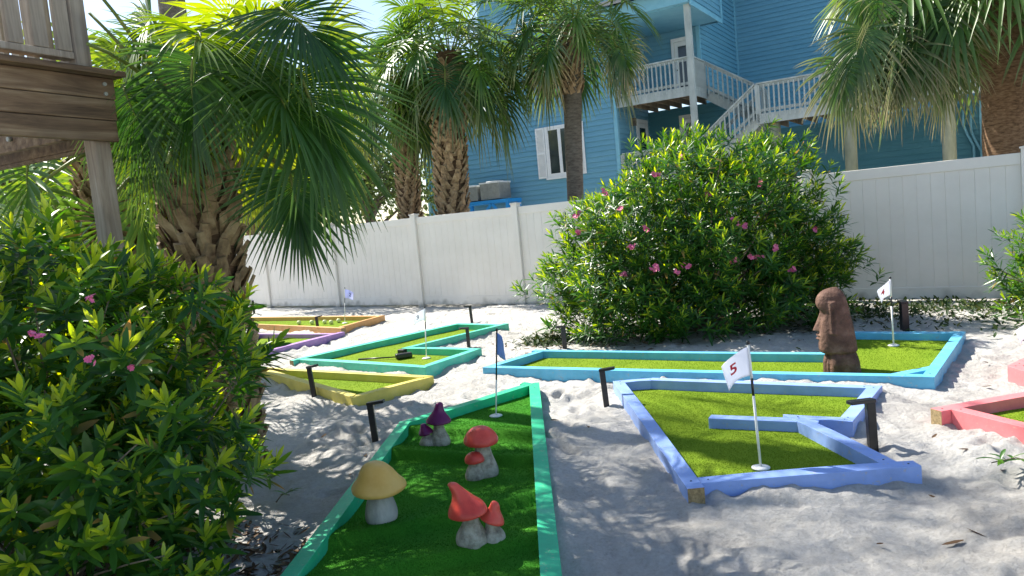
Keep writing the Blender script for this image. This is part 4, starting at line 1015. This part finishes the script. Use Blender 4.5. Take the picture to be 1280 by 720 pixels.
for x, y, s_, l in ((-6.4, 13.2, 5, 'dark palmetto shrub low beside the deck post'), (-8.3, 12.0, 6, 'dark palmetto shrub farthest left under the deck')):
    palm(l, (x, y, 0), .35, .12, .12, 16, .95, .8, s_, (0, 0), 'rings', True, (.0, .35), 5, .1, 26, name='palmetto', cat='shrub')

# ------------------------------------------------------------------ oleanders
OT = [0, .22, .55, .82, 1.]; OW = [.25, .8, 1., .62, .04]
def oleander(label, centre, R, nsh, ll, lw, nlv, seed, nflow=0, tint=(.15, 1.), base_z=0, grp='oleander bushes', low=-.25, keep=None, inner=.35, stemn=50, flow_r=.05, fl_pos=None, updir=.75, boxy=2., shape=None, stemk=1.15):
    rg = np.random.default_rng(seed); c = np.array(centre, float); R = np.array(R, float)
    root = empty('oleander_bush', (c[0], c[1], base_z), label, 'bush', grp); org = np.array((c[0], c[1], base_z))
    u = rg.normal(size=(nsh*2, 3)); u = nrm(u); u = u[u[:, 2] > low][:nsh]; n = len(u); u0 = u; u = u*((np.abs(u)**boxy).sum(1)**(-1/boxy))[:, None]
    lump = 1+.17*np.sin(u[:, 0]*5.3+seed)*np.cos(u[:, 1]*4.7+seed*2)+.09*np.sin(u[:, 2]*9+u[:, 0]*7)+rg.normal(0, .035, n)
    rr = np.where(rg.random(n) < inner, rg.uniform(.35, .8, n), rg.uniform(.82, 1.05, n))*lump
    P = c+u*R*rr[:, None]
    if shape is not None: P = shape(P)
    ok = P[:, 2] > base_z+.12
    if keep is not None: ok &= keep(P)
    P = P[ok]; u = u[ok]; rr = rr[ok]; n = len(P)
    A = nrm(u*np.array([.7, .7, .35])+np.array([0, 0, updir])+rg.normal(0, .28, (n, 3)))
    lv = Leaves(OT, OW, .30)
    ns = nlv; idx = np.repeat(np.arange(n), ns); k = np.tile(np.arange(ns), n); t = k/(ns-1.)
    a = k*2.39996+np.repeat(rg.uniform(0, 6.28, n), ns)+rg.normal(0, .2, n*ns)
    ax = A[idx]; ref = nrm(np.cross(ax, np.array([.3, .8, .1]))); b2 = np.cross(ax, ref)
    rdv = ref*np.cos(a)[:, None]+b2*np.sin(a)[:, None]
    tilt = np.radians(15+68*(1-t)**.8+rg.normal(0, 7, n*ns)); dv = ax*np.cos(tilt)[:, None]+rdv*np.sin(tilt)[:, None]
    pos = P[idx]-ax*(ll*1.15*(1-t))[:, None]
    nv = ax-dv*np.sum(ax*dv, 1)[:, None]+rdv*1e-3
    L = ll*np.repeat(rg.uniform(.78, 1.2, n), ns)*rg.uniform(.65, 1.18, n*ns)*(.75+.35*np.sin(np.pi*np.clip(t+.15, 0, 1)))
    # light painted into the tint: sunlit yellow shoot tips, shaded dark leaves below
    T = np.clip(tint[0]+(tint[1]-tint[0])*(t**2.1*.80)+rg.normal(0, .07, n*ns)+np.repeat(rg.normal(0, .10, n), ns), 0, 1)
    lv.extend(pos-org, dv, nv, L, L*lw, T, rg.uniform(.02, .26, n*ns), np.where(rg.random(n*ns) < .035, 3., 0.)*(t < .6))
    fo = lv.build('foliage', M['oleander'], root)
    mb = MB(); r2 = random.Random(seed); pick = r2.sample(range(n), min(stemn, n))
    for i in pick:
        b0 = Vector((r2.uniform(-.25, .25)*R[0]*.6, r2.uniform(-.25, .25)*R[1]*.6, -.05)); e = Vector(P[i]-org)
        mid = b0.lerp(e, .5)+Vector((r2.uniform(-.1, .1), r2.uniform(-.1, .1), .10))*R[2]; pts = []
        for q in range(7):
            s_ = q/6; pts.append(b0*(1-s_)**2+mid*(2*s_*(1-s_))+e*s_*s_)
        rr0 = .012+.004*R[2]; mb.tube(pts, [rr0*stemk*(1-.72*q/6) for q in range(7)], 5)
    mb.build('stems', M['twig'], root)
    def cluster(p):
        fl = Leaves([0, .4, .8, 1.], [.3, 1., .9, .25], .2)
        for _ in range(5):
            ctr = Vector(p)+Vector((r2.gauss(0, .38), r2.gauss(0, .38), r2.gauss(0, .3)))*flow_r
            axx = Vector((r2.gauss(0, .5), -.6+r2.gauss(0, .4), .6)).normalized(); rf = axx.cross(Vector((.2, .1, .9))).normalized(); bb = axx.cross(rf)
            for q in range(5):
                an = q*1.2566; d = rf*math.cos(an)+bb*math.sin(an)+axx*.35; fl.add(tuple(ctr), tuple(d), tuple(axx), flow_r*.62, flow_r*.24, r2.random(), .1)
        fl.build('flower_cluster', M['petal'], root)
    for p in (fl_pos or []): cluster(Vector(p)-Vector(org))
    return root
# big flowering one in front of the fence
BC = (2.32, 9.35, .85); BR = (1.70, 1.12, 1.48)
fpx = [(819, 219), (948, 228), (757, 241), (720, 268), (722, 290), (775, 262), (808, 285), (790, 308), (780, 343), (820, 335), (848, 340), (858, 333), (918, 276), (930, 283), (938, 320), (948, 322), (916, 325), (970, 310), (992, 338), (706, 404), (1048, 255), (1020, 288), (886, 240), (850, 196)]
fp = []
for x, y in fpx:                                # blossoms sit on the near side of the crown
    d = ray(x, y); dn = np.array(d)/np.array(BR); o = (np.array(EYE)-np.array(BC))/np.array(BR)
    a_, b_, c_ = dn @ dn, 2*(dn @ o), o @ o-1.12; ds = b_*b_-4*a_*c_
    if ds > 0: fp.append(EYE+d*((-b_-math.sqrt(ds))/(2*a_)))
def bush_top(P):
    # highest right of the middle, sloping down to the left
    k = np.interp(P[:, 0], [.1, .4, .75, 1.4, 2.2, 2.9, 3.3, 3.95, 4.35], [1.25, 1.5, 1.75, 2.06, 2.26, 2.38, 2.36, 1.84, 1.5])/2.33
    Q = P.copy(); Q[:, 2] *= k; return Q
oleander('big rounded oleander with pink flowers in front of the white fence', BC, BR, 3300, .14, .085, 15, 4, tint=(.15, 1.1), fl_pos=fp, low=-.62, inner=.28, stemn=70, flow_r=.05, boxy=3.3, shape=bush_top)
# near left, a large open one
lp = []
for x, y, yy in ((113, 373, 2.6), (165, 459, 2.7), (50, 418, 2.6), (40, 416, 2.6), (112, 450, 2.3)): lp.append(DP(x, y, yy))
def left_limit(P):
    q = P-np.array(EYE); w_ = q@np.array(FW); x = 640+FPX*(q@np.array(RT))/w_; y = 360-FPX*(q@np.array(UP))/w_
    return (x < 325+16*np.sin(y/21.)+9*np.sin(y/8.3+1)-np.clip(y-600, 0, 200)*.45) & (w_ > 1.75) & (y > 255+np.clip(x-60, 0, 300)*.42)
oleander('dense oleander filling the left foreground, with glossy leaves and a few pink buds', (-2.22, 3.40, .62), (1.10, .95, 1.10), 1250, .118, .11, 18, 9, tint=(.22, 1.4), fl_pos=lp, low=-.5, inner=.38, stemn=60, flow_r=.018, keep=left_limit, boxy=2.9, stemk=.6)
oleander('taller oleander behind the left foreground one, under the deck', (-3.3, 4.6, .7), (.85, .8, 1.15), 330, .135, .10, 15, 10, tint=(.1, .9), low=-.4, stemn=30)
oleander('oleander cut off by the right edge, in front of the fence post', (6.12, 7.55, .48), (1.08, .8, .82), 520, .125, .095, 14, 12, tint=(.2, .95), low=-.4, stemn=24)

# ------------------------------------------------------------------ broad leaved trees behind the fence
def tree(label, base, H, R, n, ll, seed):
    rg = np.random.default_rng(seed); r2 = random.Random(seed); root = empty('broadleaf_tree', base, label, 'tree', 'trees beyond the fence')
    mb = MB(); mb.tube([(0, 0, -.2), (.05, .03, H*.3), (-.05, 0, H*.62)], [R*.10, R*.075, R*.05], 10); tips = []
    for i in range(22):
        a = i*2.4; e = r2.uniform(.1, 1.3); s0 = Vector((0, 0, H*r2.uniform(.3, .6))); d = Vector((math.cos(a)*math.cos(e), math.sin(a)*math.cos(e), math.sin(e))); p1 = s0+d*R*r2.uniform(.55, .95)
        mb.tube([s0, s0.lerp(p1, .5)+Vector((0, 0, .1*R)), p1], [R*.035, R*.02, R*.008], 6); tips.append(p1)
    mb.build('trunk', M['bark_grey'], root); lv = Leaves([0, .4, .8, 1], [.3, 1, .7, .05], .2)
    for i in range(n):
        c = np.array(tips[i % len(tips)])+rg.normal(0, R*.20, 3); d = nrm(rg.normal(0, 1, 3)+np.array([0, 0, -.2])); lv.add(tuple(c), tuple(d), tuple(rg.normal(0, 1, 3)+np.array([0, 0, .8])), ll*rg.uniform(.7, 1.2), ll*.3, float(np.clip(rg.normal(.5, .22), 0, 1)), .1)
    lv.build('crown', M['tree'], root)
tree('pale green tree behind the slim palm and left of the blue house', (-4.6, 25.5, 0), 5.2, 2.3, 5200, .16, 3)
tree('pale green tree far behind the big palm', (-10.5, 27, 0), 6.2, 3.0, 5200, .18, 8)
tree('broad tree beyond the left end of the fence', (-16, 25, 0), 7.5, 3.8, 6000, .2, 14)
tree('bushy tree low beyond the fence at the far left', (-13.0, 22.5, 0), 3.8, 2.6, 4200, .17, 19)

# ------------------------------------------------------------------ ground litter, weeds, sprigs
def scatter(name, n, fn, mat, ll, ratio, tint, seed, flat=.25, lift=.012):
    rg = np.random.default_rng(seed); lv = Leaves([0, .35, .75, 1.], [.3, 1, .8, .06], .3); c = 0
    while c < n:
        q = fn(rg)
        if q is None: continue
        x, y = q; z = hz(x, y)+lift*rg.uniform(.4, 1.6); a = rg.uniform(0, 6.28)
        l = ll*rg.uniform(.5, 1.3); lv.add((x, y, z), (math.cos(a), math.sin(a), rg.normal(0, flat)), (rg.normal(0, .3), rg.normal(0, .3), 1), l, l*ratio, float(np.clip(rg.normal(*tint), 0, 1)), 0); c += 1
    o = lv.build(name, mat); o['kind'] = 'stuff'; o['label'] = {'leaf_litter': 'dry brown fallen leaves on the sand'}.get(name, 'low green weeds growing on the sand'); return o
def frames_clear(x, y):
    for P in HOLES.values():
        if inpoly(np.array([x]), np.array([y]), P)[0]: return False
    return True
def f_litter(rg):
    m_ = rg.random()
    if m_ < .76: a = rg.uniform(0, 6.28); r_ = rg.uniform(0, 1)**.6; x, y = -2.1+1.25*r_*math.cos(a), 3.2+.95*r_*math.sin(a)
    elif m_ < .975: x = rg.normal(2.4, 1.3); y = rg.normal(9.0, .45)
    else: x = rg.uniform(-2.2, 4.5); y = 2.3+rg.uniform(0, 1)**1.5*8
    return (x, y) if frames_clear(x, y) else None
scatter('leaf_litter', 2600, f_litter, M['litter'], .075, .14, (.4, .25), 3)
def f_weed(rg):
    m_ = rg.random()
    if m_ < .16: x, y = rg.normal(.45, .22), rg.normal(9.5, .22)
    else: q = rg.uniform(1.9, 3.2); pnt = F0+FD*(q*SP)+FN*(.12+abs(rg.normal(0, .95))); x, y = pnt.x, pnt.y
    return (x, y) if frames_clear(x, y) else None
scatter('ground_weeds', 3600, f_weed, M['weed'], .075, .2, (.4, .25), 6, .7, .03)
def sprig(label, p, d, n, ll, seed, name='fallen_sprig'):
    r2 = random.Random(seed); root = empty(name, p, label, 'sprig', 'oleander sprigs fallen on the sand'); lv = Leaves(OT, OW, .3); mb = MB(); d = Vector(d)
    mb.tube([(0, 0, 0), d*.5+Vector((0, 0, .03)), d], [.005, .004, .003], 6); mb.build('stem', M['twig'], root)
    for i in range(n):
        t = .35+.65*i/n; a = i*2.4; dd = d.normalized()*.5+Vector((math.cos(a), math.sin(a), r2.uniform(-.1, .7))); lv.add(tuple(d*t+Vector((0, 0, .02))), tuple(dd), (0, 0, 1.), ll*r2.uniform(.7, 1.2), ll*.09, r2.uniform(.2, .6), .3)
    lv.build('leaves', M['oleander'], root)
p = G(345, 628, .02); sprig('small green sprig lying on the sand beside the near end of the green hole', p, (.07, .05, .02), 7, .11, 2)
p = G(1300, 580, .03); q = G(1240, 590, .03); sprig('leafy twig reaching over the sand from the right edge', p, (q.x-p.x, q.y-p.y, .05), 11, .12, 4)
